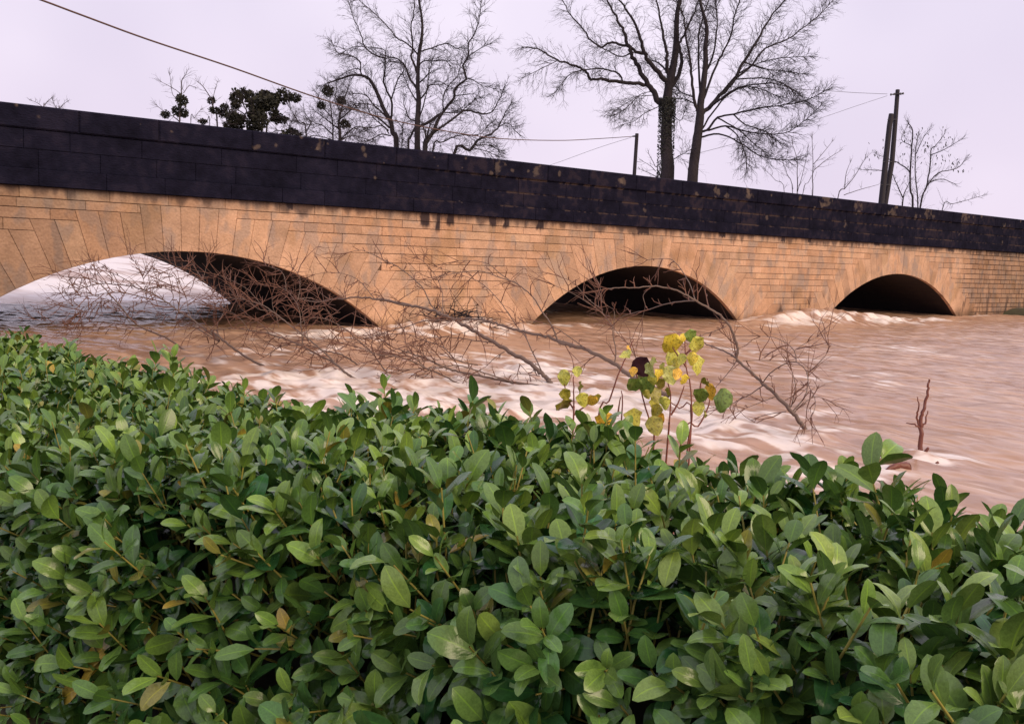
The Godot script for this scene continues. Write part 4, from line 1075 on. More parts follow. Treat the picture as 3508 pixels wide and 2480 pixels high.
	for k in 5200:
		var f := rng.randf() ** 0.8
		var at: Vector3 = (trunk[0] as Vector3).lerp(trunk[1], f) if rng.randf() < 0.68 else (trunk[1] as Vector3).lerp(trunk[2], f)
		var a := rng.randf() * TAU
		var o := Vector3(cos(a), 0, sin(a))
		var p := at + o * rng.randf_range(0.335, 0.42) - ivied.position
		var n := (o + any_side(o) * 0.7).normalized()
		var e := any_side(n)
		var s := n.cross(e)
		var w := rng.randf_range(0.025, 0.045)
		ivy.flat4(p - s * w, p + e * w, p + s * w, p - e * w * 1.3, n)
	put("ivy", ivy.mesh(mats.ivy), ivied, "stuff")

# ---------- poles and wires ----------

func rod(parent: Node, called: String, pts: Array, r0: float, r1: float, m: Material, sides := 10) -> MeshInstance3D:
	var b := Buf.new()
	var q := PackedVector3Array()
	for p in pts:
		q.append(p)
	tube(b, q, r0, r1, sides)
	# ends closed
	for e in [0, q.size() - 1]:
		var k0 := b.v.size()
		var n: Vector3 = (q[0] - q[1]).normalized() if e == 0 else (q[e] - q[e - 1]).normalized()
		b.vert(q[e], n, Vector2.ZERO)
		for s in sides:
			var k: int = e * sides + s
			b.vert(b.v[k], n, Vector2.ZERO)
		for s in sides:
			b.face(k0, k0 + 1 + s, k0 + 1 + (s + 1) % sides)
	return put(called, b.mesh(m), parent)

func poles_and_wires() -> void:
	var pole := thing("utility_pole", "short dark pole with one wire, before the ivy-clad tree", "utility pole", Vector3(6.08, 0.2, -52.16), "")
	rod(pole, "post", [Vector3(0, 0, 0), Vector3(0.16, 5.84, -0.68), Vector3(0.22, 8.21, -0.95)], 0.109, 0.0971, mats.pole)
	rod(pole, "step_iron", [Vector3(0.25, 6.71, -0.78), Vector3(0.5, 6.65, -0.57)], 0.012, 0.012, mats.metal, 6)
	rod(pole, "insulator", [Vector3(0.12, 8.06, -0.83), Vector3(-0.05, 8.04, -0.83)], 0.05, 0.03, mats.metal, 8)
	var tall_pole := thing("utility_pole", "tall dark pole with a small crossarm at its top, one of a leaning pair", "utility pole", Vector3(20.75, 0.2, -55.18), "")
	rod(tall_pole, "post", [Vector3(0, 0, 0), Vector3(0.36, 5.17, -0.6), Vector3(0.66, 7.58, -0.88), Vector3(0.76, 10, -1.16), Vector3(0.82, 11.7, -1.36)], 0.167, 0.116, mats.pole)
	var crossarm := rod(tall_pole, "crossarm", [Vector3(0.33, 11.38, -1.12), Vector3(1.08, 11.46, -1.13)], 0.035, 0.035, mats.pole, 6)
	rod(crossarm, "insulator", [Vector3(0.37, 11.33, -1.11), Vector3(0.36, 11.43, -1.12)], 0.06, 0.045, mats.metal, 8)
	rod(crossarm, "insulator", [Vector3(0.56, 11.36, -1.12), Vector3(0.56, 11.47, -1.13)], 0.06, 0.045, mats.metal, 8)
	rod(crossarm, "insulator", [Vector3(0.92, 11.39, -1.12), Vector3(0.92, 11.5, -1.13)], 0.06, 0.045, mats.metal, 8)
	rod(crossarm, "insulator", [Vector3(1.06, 11.42, -1.12), Vector3(1.05, 11.52, -1.13)], 0.06, 0.045, mats.metal, 8)
	var strut_pole := thing("utility_pole", "shorter dark pole bolted alongside the tall pole with the crossarm", "utility pole", Vector3(20.38, 0.2, -54.78), "")
	rod(strut_pole, "post", [Vector3(0, 0, 0), Vector3(0.36, 5.14, -0.6), Vector3(0.51, 7.52, -0.87), Vector3(0.65, 9.6, -1.11), Vector3(0.73, 10.24, -1.19)], 0.178, 0.14, mats.pole)
	rod(strut_pole, "bolt", [Vector3(0.45, 9.89, -0.95), Vector3(1.16, 9.99, -1.46)], 0.02, 0.02, mats.metal, 6)
	rod(strut_pole, "bolt", [Vector3(0.3, 7.49, -0.67), Vector3(1.02, 7.57, -1.18)], 0.02, 0.02, mats.metal, 6)
	rod(strut_pole, "bolt", [Vector3(0.23, 6.19, -0.52), Vector3(0.94, 6.26, -1.03)], 0.02, 0.02, mats.metal, 6)
	var wire_16 := thing("overhead_wire", "brown overhead cable sloping down across the sky to the short pole", "wire", Vector3(-9.85, 6.18, -17.62))
	rod(wire_16, "cable", Array(smooth_line([Vector3(0, 0, 0), Vector3(0.45, 0.03, -0.99), Vector3(0.95, -0.04, -2.1), Vector3(1.68, -0.15, -3.68), Vector3(2.8, -0.25, -6.11), Vector3(4.3, -0.43, -9.38), Vector3(6.05, -0.48, -13.24), Vector3(8.7, -0.17, -19.14), Vector3(11.46, 0.54, -25.37), Vector3(13.61, 1.26, -30.25), Vector3(15.91, 2.07, -35.47)], 6)), 0.019, 0.019, mats.cable, 6)
	var wire_18 := thing("overhead_wire", "thin upper wire from the crossarm of the tall pole to the big trees", "wire", Vector3(20.9, 11.6, -56.3))
	rod(wire_18, "cable", Array(smooth_line([Vector3(0, 0, 0), Vector3(-2.42, -0.32, 1.85), Vector3(-5.03, -0.63, 3.9), Vector3(-9.22, -1.23, 7.49), Vector3(-12.74, -1.77, 9.87)], 6)), 0.011, 0.011, mats.wire, 6)
	var wire_20 := thing("overhead_wire", "thin lower wire slanting down from the crossarm to the big trees", "wire", Vector3(20.91, 11.5, -56.29))
	rod(wire_20, "cable", Array(smooth_line([Vector3(0, 0, 0), Vector3(-2.39, -0.95, 1.92), Vector3(-4.97, -2, 4.06), Vector3(-9.13, -3.6, 7.77), Vector3(-12.58, -4.78, 10.22)], 6)), 0.009, 0.009, mats.wire, 6)
	var wire_22 := thing("overhead_wire", "faint service wire dropping from the short pole behind the parapet", "wire", Vector3(6.01, 8.2, -53.09))
	rod(wire_22, "cable", Array(smooth_line([Vector3(0, 0, 0), Vector3(-1.58, -0.32, -2.98), Vector3(-3.93, -0.88, -7.95), Vector3(-6.77, -1.43, -13.93)], 6)), 0.009, 0.009, mats.wire, 6)

# ---------- drift: bent boughs standing in the flood ----------

func bough(label: String, limbs: Array, o := {}) -> void:
	var foot: Vector3 = limbs[0][2][0]
	var t := thing("bare_bough", label, "branch", foot, "bare boughs bent over in the flood")
	var tw := Buf.new()
	for k in limbs.size():
		var pts := []
		for p in limbs[k][2]:
			pts.append(p - foot)
		var line := smooth_line(pts, 5, float(limbs[k][0]) * 0.18)
		var b := Buf.new()
		tube(b, line, limbs[k][0] * 0.9, limbs[k][1] * 0.85, 7, 0.05)
		put("stem" if k == 0 else "side_branch", b.mesh(mats.wet_branch), t)
		var total := 0.0
		for s in line.size() - 1:
			total += line[s].distance_to(line[s + 1])
		var next: float = total * (float(o.get("bare", 0.3)) if k == 0 else 0.08)
		var run := 0.0
		for s in line.size() - 1:
			var seg := line[s].distance_to(line[s + 1])
			while next < run + seg:
				var d := (line[s + 1] - line[s]).normalized()
				var side := (d * 0.7 + any_side(d) + Vector3(0, float(o.get("hang", 0.0)), 0)).normalized()
				var along := next / total
				if rng.randf() < 0.45:
					grow(tw, line[s].lerp(line[s + 1], (next - run) / seg), side, rng.randf_range(0.25, 0.75) * float(o.get("twig", 1.0)), 0.0085, 1, float(o.get("hang", 0.0)), 3, 0.4)
				else:
					grow(tw, line[s].lerp(line[s + 1], (next - run) / seg), side, rng.randf_range(0.04, 0.16), 0.0085, 1, 0.1, 2, 0.5)
				next += float(o.get("step", 0.11)) * rng.randf_range(0.5, 1.5) * lerpf(1.4, 0.8, along)
			run += seg
		var d1 := (line[-1] - line[-2]).normalized()
		for s in 3:
			grow(tw, line[-1], (d1 + any_side(d1) * 0.4).normalized(), 0.4, 0.005, 1, 0.0, 2, 0.35)
	put("twigs", tw.mesh(mats.wet_twig), t, "stuff")

func drift_branches() -> void:
	rng.seed = 606
	bough("long forked grey bough arching over the water in front of the middle arch", [
		[0.031, 0.016, [Vector3(3.39, -0.39, -9.79), Vector3(3.17, 0, -10), Vector3(3.09, 0.12, -10.06), Vector3(3.02, 0.21, -10.11), Vector3(2.86, 0.37, -10.21), Vector3(2.73, 0.49, -10.28), Vector3(2.59, 0.61, -10.36), Vector3(2.46, 0.73, -10.43)]],
		[0.018, 0.005, [Vector3(2.46, 0.73, -10.43), Vector3(2.46, 0.84, -10.41), Vector3(2.42, 0.95, -10.4), Vector3(2.36, 1.07, -10.38), Vector3(2.26, 1.18, -10.37), Vector3(2.14, 1.25, -10.35), Vector3(1.95, 1.35, -10.31), Vector3(1.79, 1.43, -10.28), Vector3(1.65, 1.47, -10.25), Vector3(1.46, 1.49, -10.2), Vector3(1.28, 1.47, -10.14), Vector3(1.09, 1.46, -10.09), Vector3(0.97, 1.45, -10.05)]],
		[0.0075, 0.003, [Vector3(2.03, 1.33, -10.74), Vector3(2, 1.48, -10.9), Vector3(1.94, 1.62, -11.06), Vector3(1.88, 1.72, -11.18), Vector3(1.81, 1.78, -11.28), Vector3(1.7, 1.78, -11.37), Vector3(1.57, 1.76, -11.48)]],
		[0.0085, 0.0035, [Vector3(2.03, 1.33, -10.74), Vector3(1.89, 1.31, -10.84), Vector3(1.71, 1.26, -10.96), Vector3(1.53, 1.18, -11.08), Vector3(1.34, 1.12, -11.2), Vector3(1.25, 1.06, -11.26)]],
		[0.0065, 0.003, [Vector3(2.36, 1.07, -10.58), Vector3(2.24, 1.02, -10.52), Vector3(2.1, 0.98, -10.46), Vector3(1.98, 0.9, -10.39)]],
		[0.012, 0.005, [Vector3(2.46, 0.73, -10.43), Vector3(2.4, 0.77, -10.51), Vector3(2.3, 0.81, -10.62), Vector3(2.19, 0.84, -10.72), Vector3(2.16, 0.86, -10.75), Vector3(2.04, 0.86, -10.86)]],
		[0.006, 0.003, [Vector3(2.46, 0.7, -10.42), Vector3(2.39, 0.54, -10.52), Vector3(2.3, 0.37, -10.65)]],
		[0.008, 0.003, [Vector3(2.73, 0.46, -10.27), Vector3(2.59, 0.34, -10.32), Vector3(2.49, 0.27, -10.37), Vector3(2.39, 0.19, -10.41)]],
		[0.006, 0.003, [Vector3(2.86, 0.36, -10.21), Vector3(2.69, 0.29, -10.18), Vector3(2.53, 0.22, -10.17)]],
		[0.01, 0.005, [Vector3(3.03, 0.22, -10.11), Vector3(3.15, 0.35, -10.17), Vector3(3.2, 0.46, -10.23), Vector3(3.22, 0.58, -10.29)]],
		[0.0075, 0.004, [Vector3(3.01, 0.26, -10.13), Vector3(3.03, 0.43, -10.1), Vector3(3.02, 0.54, -10.09), Vector3(2.97, 0.66, -10.07)]],
		[0.0075, 0.0035, [Vector3(2.73, 0.49, -10.28), Vector3(2.78, 0.6, -10.22), Vector3(2.86, 0.69, -10.14), Vector3(2.94, 0.75, -10.06), Vector3(3.01, 0.75, -9.98), Vector3(3.06, 0.68, -9.85), Vector3(3.04, 0.56, -9.68), Vector3(3.06, 0.47, -9.55), Vector3(3.04, 0.39, -9.42), Vector3(2.96, 0.3, -9.27)]],
		[0.007, 0.0035, [Vector3(3.05, 0.21, -10.11), Vector3(3.17, 0.29, -10.23), Vector3(3.33, 0.35, -10.36), Vector3(3.43, 0.33, -10.42)]],
		[0.0065, 0.003, [Vector3(3.09, 0.73, -10.33), Vector3(3.08, 0.84, -10.4), Vector3(3, 0.92, -10.48), Vector3(2.88, 0.97, -10.54), Vector3(2.75, 0.97, -10.59)]],
		[0.005, 0.0025, [Vector3(3.08, 0.85, -10.38), Vector3(3.19, 0.92, -10.42), Vector3(3.33, 1, -10.45)]],
		[0.005, 0.0025, [Vector3(2.53, 0.71, -10.41), Vector3(2.79, 0.71, -10.52), Vector3(3.08, 0.7, -10.65)]],
		[0.006, 0.0025, [Vector3(3.19, 0.61, -10.27), Vector3(3.3, 0.7, -10.3), Vector3(3.41, 0.82, -10.34), Vector3(3.44, 0.92, -10.37)]],
		[0.0055, 0.0025, [Vector3(2.96, 0.21, -10.13), Vector3(2.79, 0.14, -10.29), Vector3(2.66, 0.05, -10.42), Vector3(2.45, 0.02, -10.29)]],
		[0.0055, 0.0025, [Vector3(1.56, 1.47, -10.89), Vector3(1.47, 1.36, -10.95), Vector3(1.5, 1.24, -10.96), Vector3(1.48, 1.09, -11)]]], {"step": 0.16, "twig": 0.55, "bare": 0.5})
	bough("thick grey bough rising out of the water behind the yellow saplings", [
		[0.033, 0.015, [Vector3(1.92, 0.13, -11.48), Vector3(1.72, 0.22, -11.6), Vector3(1.54, 0.3, -11.69), Vector3(1.46, 0.33, -11.73), Vector3(1.28, 0.45, -11.84), Vector3(1.14, 0.52, -11.92), Vector3(0.92, 0.6, -12.02), Vector3(0.73, 0.64, -12.11), Vector3(0.57, 0.68, -12.18), Vector3(0.76, 0.63, -12.09), Vector3(0.58, 0.68, -12.17), Vector3(0.42, 0.72, -12.24), Vector3(0.2, 0.76, -12.34), Vector3(0.01, 0.79, -12.42), Vector3(-0.23, 0.85, -12.52), Vector3(-0.37, 0.87, -12.58), Vector3(-0.59, 0.89, -12.66), Vector3(-0.81, 0.85, -12.73)]],
		[0.013, 0.004, [Vector3(0.58, 0.68, -12.17), Vector3(0.55, 0.74, -12.18), Vector3(0.51, 0.83, -12.18), Vector3(0.45, 0.94, -12.19), Vector3(0.37, 1.03, -12.2), Vector3(0.31, 1.12, -12.21), Vector3(0.23, 1.23, -12.23), Vector3(0.11, 1.33, -12.24), Vector3(-0.03, 1.41, -12.26), Vector3(-0.21, 1.46, -12.27), Vector3(-0.36, 1.51, -12.27), Vector3(-0.5, 1.53, -12.28), Vector3(-0.7, 1.5, -12.26), Vector3(-0.89, 1.46, -12.25), Vector3(-1.09, 1.42, -12.23)]],
		[0.007, 0.003, [Vector3(-0.08, 1.42, -12.64), Vector3(-0.22, 1.51, -12.66), Vector3(-0.33, 1.6, -12.68), Vector3(-0.45, 1.64, -12.7), Vector3(-0.59, 1.65, -12.7), Vector3(-0.76, 1.64, -12.7)]],
		[0.009, 0.0035, [Vector3(1.28, 0.45, -11.84), Vector3(1.29, 0.61, -11.85), Vector3(1.25, 0.8, -11.88), Vector3(1.23, 0.92, -11.9), Vector3(1.1, 1.09, -11.95), Vector3(1.09, 1.23, -11.98), Vector3(1.07, 1.39, -12.01), Vector3(1, 1.53, -12.05)]],
		[0.008, 0.003, [Vector3(1.24, 0.91, -12.03), Vector3(1.14, 1.05, -12.06), Vector3(0.93, 1.19, -12.09), Vector3(0.75, 1.29, -12.11), Vector3(0.5, 1.39, -12.14)]],
		[0.008, 0.0035, [Vector3(1.55, 0.52, -11.77), Vector3(1.46, 0.68, -11.89), Vector3(1.35, 0.79, -11.99), Vector3(1.26, 0.9, -12.08)]],
		[0.006, 0.003, [Vector3(1.26, 0.91, -12.03), Vector3(1.27, 1.04, -12.04), Vector3(1.25, 1.12, -12.06), Vector3(1.18, 1.16, -12.06)]],
		[0.009, 0.004, [Vector3(-0.81, 0.85, -12.73), Vector3(-1.2, 0.82, -12.82), Vector3(-1.44, 0.73, -12.87), Vector3(-1.63, 0.67, -12.91), Vector3(-1.82, 0.6, -12.94), Vector3(-1.81, 0.6, -12.94), Vector3(-2.09, 0.52, -13), Vector3(-2.38, 0.45, -13.06)]],
		[0.0075, 0.003, [Vector3(1.13, 1.1, -12.14), Vector3(0.94, 1.23, -12.14), Vector3(0.74, 1.43, -12.14), Vector3(0.59, 1.49, -12.13)]],
		[0.0065, 0.003, [Vector3(-0.23, 0.85, -12.52), Vector3(-0.48, 0.84, -12.73), Vector3(-0.54, 0.74, -12.79), Vector3(-0.72, 0.66, -12.92), Vector3(-0.97, 0.59, -13.12)]],
		[0.007, 0.003, [Vector3(0.9, 0.63, -12.04), Vector3(0.66, 0.78, -12.12), Vector3(0.54, 0.85, -12.16), Vector3(0.33, 0.91, -12.21), Vector3(0.08, 0.89, -12.25)]]], {"step": 0.16, "twig": 0.6, "bare": 0.3})
	bough("longest pale bough, arching from beside the first yellow leaves to the first arch", [
		[0.0375, 0.01, [Vector3(0.91, -0.3, -12.73), Vector3(0.57, 0, -12.94), Vector3(0.47, 0.09, -13.01), Vector3(0.36, 0.18, -13.07), Vector3(0.16, 0.31, -13.18), Vector3(-0.1, 0.43, -13.3), Vector3(-0.27, 0.51, -13.37), Vector3(-0.49, 0.62, -13.47), Vector3(-0.69, 0.72, -13.57), Vector3(-0.89, 0.81, -13.65), Vector3(-1.04, 0.85, -13.71), Vector3(-1.12, 0.89, -13.75), Vector3(-1.32, 0.93, -13.82), Vector3(-1.51, 0.96, -13.88), Vector3(-1.73, 0.99, -13.96), Vector3(-1.98, 1.01, -14.04), Vector3(-1.54, 0.95, -13.89), Vector3(-1.8, 1, -13.98), Vector3(-2.05, 1.02, -14.06), Vector3(-2.26, 1.03, -14.13), Vector3(-2.5, 1.01, -14.2), Vector3(-2.75, 0.97, -14.27), Vector3(-2.96, 0.92, -14.32), Vector3(-3.25, 0.96, -14.42)]],
		[0.011, 0.004, [Vector3(-1.12, 0.89, -13.75), Vector3(-1.21, 0.99, -13.8), Vector3(-1.28, 1.12, -13.85), Vector3(-1.34, 1.22, -13.89), Vector3(-1.45, 1.31, -13.95), Vector3(-1.55, 1.39, -13.99), Vector3(-1.73, 1.5, -14.07), Vector3(-1.93, 1.59, -14.14), Vector3(-1.73, 1.51, -14.05), Vector3(-1.94, 1.59, -14.12), Vector3(-2.15, 1.68, -14.2), Vector3(-2.33, 1.72, -14.25), Vector3(-2.5, 1.68, -14.28)]],
		[0.011, 0.0035, [Vector3(0.45, 0.11, -13.02), Vector3(0.42, 0.16, -13.05), Vector3(0.33, 0.33, -13.17), Vector3(0.25, 0.47, -13.26), Vector3(0.18, 0.61, -13.35), Vector3(0.08, 0.71, -13.43), Vector3(-0.03, 0.85, -13.53), Vector3(-0.12, 0.97, -13.61), Vector3(-0.22, 1.09, -13.7), Vector3(-0.37, 1.23, -13.81), Vector3(-0.53, 1.34, -13.9), Vector3(-0.74, 1.41, -14), Vector3(-0.97, 1.47, -14.1), Vector3(-1.16, 1.52, -14.18)]],
		[0.0065, 0.003, [Vector3(-1.03, 0.86, -13.71), Vector3(-1.04, 1.02, -13.84), Vector3(-1.07, 1.2, -13.99), Vector3(-1.19, 1.4, -14.19), Vector3(-1.34, 1.55, -14.37), Vector3(-1.48, 1.64, -14.5)]],
		[0.007, 0.003, [Vector3(-2.06, 1.02, -14.07), Vector3(-2.2, 1.17, -14.13), Vector3(-2.31, 1.27, -14.18), Vector3(-2.43, 1.33, -14.22), Vector3(-2.6, 1.37, -14.26), Vector3(-2.83, 1.37, -14.31), Vector3(-3.01, 1.33, -14.34)]],
		[0.008, 0.0035, [Vector3(-0.27, 0.51, -13.37), Vector3(-0.56, 0.51, -13.6), Vector3(-0.83, 0.52, -13.81), Vector3(-1.18, 0.49, -14.06), Vector3(-1.39, 0.42, -14.21)]],
		[0.007, 0.003, [Vector3(-0.11, 0.4, -13.29), Vector3(-0.25, 0.3, -13.3), Vector3(-0.37, 0.17, -13.32), Vector3(-0.56, 0.05, -13.36)]],
		[0.006, 0.0025, [Vector3(0.1, 0.25, -13.18), Vector3(0.21, 0.15, -13.12), Vector3(0.25, 0.11, -13.09)]],
		[0.006, 0.0025, [Vector3(-2.75, 0.97, -14.27), Vector3(-2.87, 1.03, -14.32), Vector3(-2.99, 1.12, -14.38)]],
		[0.0055, 0.0025, [Vector3(-2.5, 1.01, -14.2), Vector3(-2.6, 1.05, -14.18), Vector3(-2.77, 1.15, -14.16), Vector3(-2.92, 1.14, -14.12)]],
		[0.006, 0.0025, [Vector3(0.39, 0.11, -13.04), Vector3(0.16, 0.12, -13.1), Vector3(0.01, 0.1, -13.14), Vector3(-0.08, 0.02, -13.15)]]], {"step": 0.15, "twig": 0.6, "bare": 0.25})
	bough("dark straight branch lying low on the foam, joined to the foot of the longest bough", [
		[0.024, 0.0075, [Vector3(0.98, -0.12, -12.49), Vector3(0.5, 0, -12.6), Vector3(0.27, 0.03, -12.66), Vector3(0.02, 0.05, -12.71), Vector3(-0.16, 0.07, -12.75), Vector3(-0.51, 0.12, -12.83), Vector3(-0.76, 0.15, -12.89), Vector3(-0.95, 0.2, -12.93), Vector3(-1.14, 0.28, -12.98), Vector3(-1.39, 0.35, -13.04), Vector3(-1.58, 0.4, -13.09), Vector3(-1.85, 0.52, -13.16)]],
		[0.011, 0.004, [Vector3(0.02, 0.05, -12.71), Vector3(-0.26, 0.14, -12.67), Vector3(-0.5, 0.21, -12.64), Vector3(-0.71, 0.26, -12.6), Vector3(-1.04, 0.24, -12.54), Vector3(-1.13, 0.22, -12.52), Vector3(-1.29, 0.3, -12.49), Vector3(-1.51, 0.36, -12.46), Vector3(-1.74, 0.39, -12.42), Vector3(-1.67, 0.38, -12.38), Vector3(-1.9, 0.42, -12.35)]],
		[0.011, 0.004, [Vector3(-0.46, 0.25, -12.84), Vector3(-0.62, 0.28, -12.78), Vector3(-0.78, 0.33, -12.73), Vector3(-0.93, 0.33, -12.66), Vector3(-1.16, 0.31, -12.56), Vector3(-1.39, 0.37, -12.47)]],
		[0.009, 0.0035, [Vector3(-0.79, 0.31, -12.92), Vector3(-0.86, 0.38, -12.98), Vector3(-0.96, 0.45, -13.06), Vector3(-1.09, 0.49, -13.14), Vector3(-1.29, 0.53, -13.25), Vector3(-1.47, 0.58, -13.35), Vector3(-1.77, 0.56, -13.5), Vector3(-1.9, 0.54, -13.56)]],
		[0.0075, 0.003, [Vector3(-0.94, 0.18, -12.93), Vector3(-1.31, 0.16, -12.86), Vector3(-1.54, 0.13, -12.81), Vector3(-1.77, 0.02, -12.69)]],
		[0.0065, 0.003, [Vector3(-1.14, 0.26, -12.98), Vector3(-1.27, 0.39, -13.02), Vector3(-1.46, 0.49, -13.07), Vector3(-1.64, 0.52, -13.1)]]], {"step": 0.09, "twig": 0.8, "bare": 0.1, "hang": 0.1})
	bough("thin dark branch dipping into the foam next to the low straight branch", [
		[0.015, 0.005, [Vector3(-0.23, -0.18, -12.55), Vector3(-0.68, 0, -12.69), Vector3(-0.93, 0.1, -12.77), Vector3(-1.16, 0.18, -12.84), Vector3(-1.34, 0.25, -12.9), Vector3(-1.57, 0.31, -12.96), Vector3(-1.82, 0.36, -13.03), Vector3(-1.75, 0.29, -13), Vector3(-2.14, 0.4, -13.11), Vector3(-2.4, 0.44, -13.18)]],
		[0.0065, 0.003, [Vector3(-1.16, 0.18, -12.84), Vector3(-1.32, 0.29, -12.95), Vector3(-1.52, 0.34, -13.06), Vector3(-1.77, 0.37, -13.18)]],
		[0.006, 0.003, [Vector3(-1.11, 0.16, -12.82), Vector3(-1.3, 0.04, -12.86), Vector3(-1.44, 0.02, -12.52)]]], {"step": 0.1, "twig": 0.8})
	bough("red-brown branching bough standing before the dark vault of the first arch", [
		[0.021, 0.006, [Vector3(-1.71, -0.21, -12.61), Vector3(-2.12, 0, -12.8), Vector3(-2.24, 0.06, -12.86), Vector3(-2.4, 0.17, -12.94), Vector3(-2.62, 0.26, -13.03), Vector3(-2.9, 0.37, -13.15), Vector3(-3.17, 0.45, -13.26), Vector3(-3.42, 0.51, -13.35), Vector3(-3.59, 0.52, -13.4), Vector3(-3.8, 0.55, -13.47), Vector3(-4.08, 0.54, -13.56), Vector3(-4.32, 0.51, -13.63)]],
		[0.015, 0.0045, [Vector3(-2.4, 0.17, -12.94), Vector3(-2.51, 0.27, -12.98), Vector3(-2.66, 0.38, -13.02), Vector3(-2.84, 0.51, -13.07), Vector3(-3.03, 0.63, -13.12), Vector3(-3.19, 0.74, -13.16), Vector3(-3.35, 0.84, -13.2), Vector3(-3.5, 0.92, -13.24), Vector3(-3.68, 0.96, -13.27), Vector3(-3.84, 0.99, -13.29), Vector3(-4.07, 0.99, -13.32)]],
		[0.01, 0.004, [Vector3(-2.92, 0.37, -13.16), Vector3(-2.92, 0.46, -13.19), Vector3(-2.95, 0.6, -13.24), Vector3(-2.99, 0.81, -13.33), Vector3(-3.05, 0.94, -13.4), Vector3(-3.13, 1.03, -13.46), Vector3(-3.24, 1.13, -13.52), Vector3(-3.41, 1.16, -13.57), Vector3(-3.66, 1.18, -13.65)]],
		[0.0065, 0.003, [Vector3(-3.23, 1.12, -13.5), Vector3(-3.25, 1.23, -13.55), Vector3(-3.29, 1.33, -13.6), Vector3(-3.35, 1.39, -13.65), Vector3(-3.45, 1.42, -13.69), Vector3(-3.58, 1.45, -13.73)]],
		[0.0065, 0.003, [Vector3(-3.05, 0.98, -13.4), Vector3(-3.04, 1.06, -13.46), Vector3(-3.05, 1.21, -13.57), Vector3(-3.09, 1.33, -13.67), Vector3(-3.18, 1.42, -13.76)]],
		[0.0065, 0.003, [Vector3(-3.41, 0.82, -13.44), Vector3(-3.6, 0.85, -13.42), Vector3(-3.75, 0.96, -13.41), Vector3(-3.93, 1.03, -13.4), Vector3(-4.15, 1.05, -13.37)]],
		[0.0065, 0.003, [Vector3(-3.2, 0.71, -13.34), Vector3(-3.4, 0.77, -13.43), Vector3(-3.56, 0.74, -13.48), Vector3(-3.69, 0.65, -13.5), Vector3(-3.86, 0.67, -13.57), Vector3(-4.12, 0.78, -13.69)]],
		[0.006, 0.003, [Vector3(-3.29, 0.61, -13.34), Vector3(-3.32, 0.75, -13.35), Vector3(-3.38, 0.88, -13.37), Vector3(-3.4, 1.05, -13.38)]],
		[0.006, 0.003, [Vector3(-3.57, 0.9, -13.51), Vector3(-3.68, 1.01, -13.53), Vector3(-3.79, 1.11, -13.56), Vector3(-3.99, 1.21, -13.59), Vector3(-4.22, 1.29, -13.62)]],
		[0.006, 0.003, [Vector3(-3.08, 0.62, -13.28), Vector3(-2.92, 0.72, -13.34), Vector3(-2.76, 0.76, -13.37), Vector3(-2.57, 0.73, -13.38), Vector3(-2.37, 0.61, -13.38)]],
		[0.006, 0.003, [Vector3(-2.82, 0.43, -13.15), Vector3(-2.88, 0.61, -13.22), Vector3(-2.97, 0.85, -13.34)]],
		[0.006, 0.003, [Vector3(-3.73, 0.53, -13.45), Vector3(-3.89, 0.69, -13.55), Vector3(-4.07, 0.78, -13.64), Vector3(-4.33, 0.8, -13.74)]],
		[0.006, 0.003, [Vector3(-3.42, 0.51, -13.35), Vector3(-3.54, 0.61, -13.45), Vector3(-3.68, 0.68, -13.55), Vector3(-3.94, 0.83, -13.74), Vector3(-4.13, 1.08, -13.95), Vector3(-4.23, 1.17, -14.03)]],
		[0.0065, 0.003, [Vector3(-3.05, 1.01, -13.42), Vector3(-2.88, 1.03, -13.48), Vector3(-2.73, 0.98, -13.51), Vector3(-2.56, 1.03, -13.6)]]], {"step": 0.085, "twig": 0.75, "bare": 0.25})
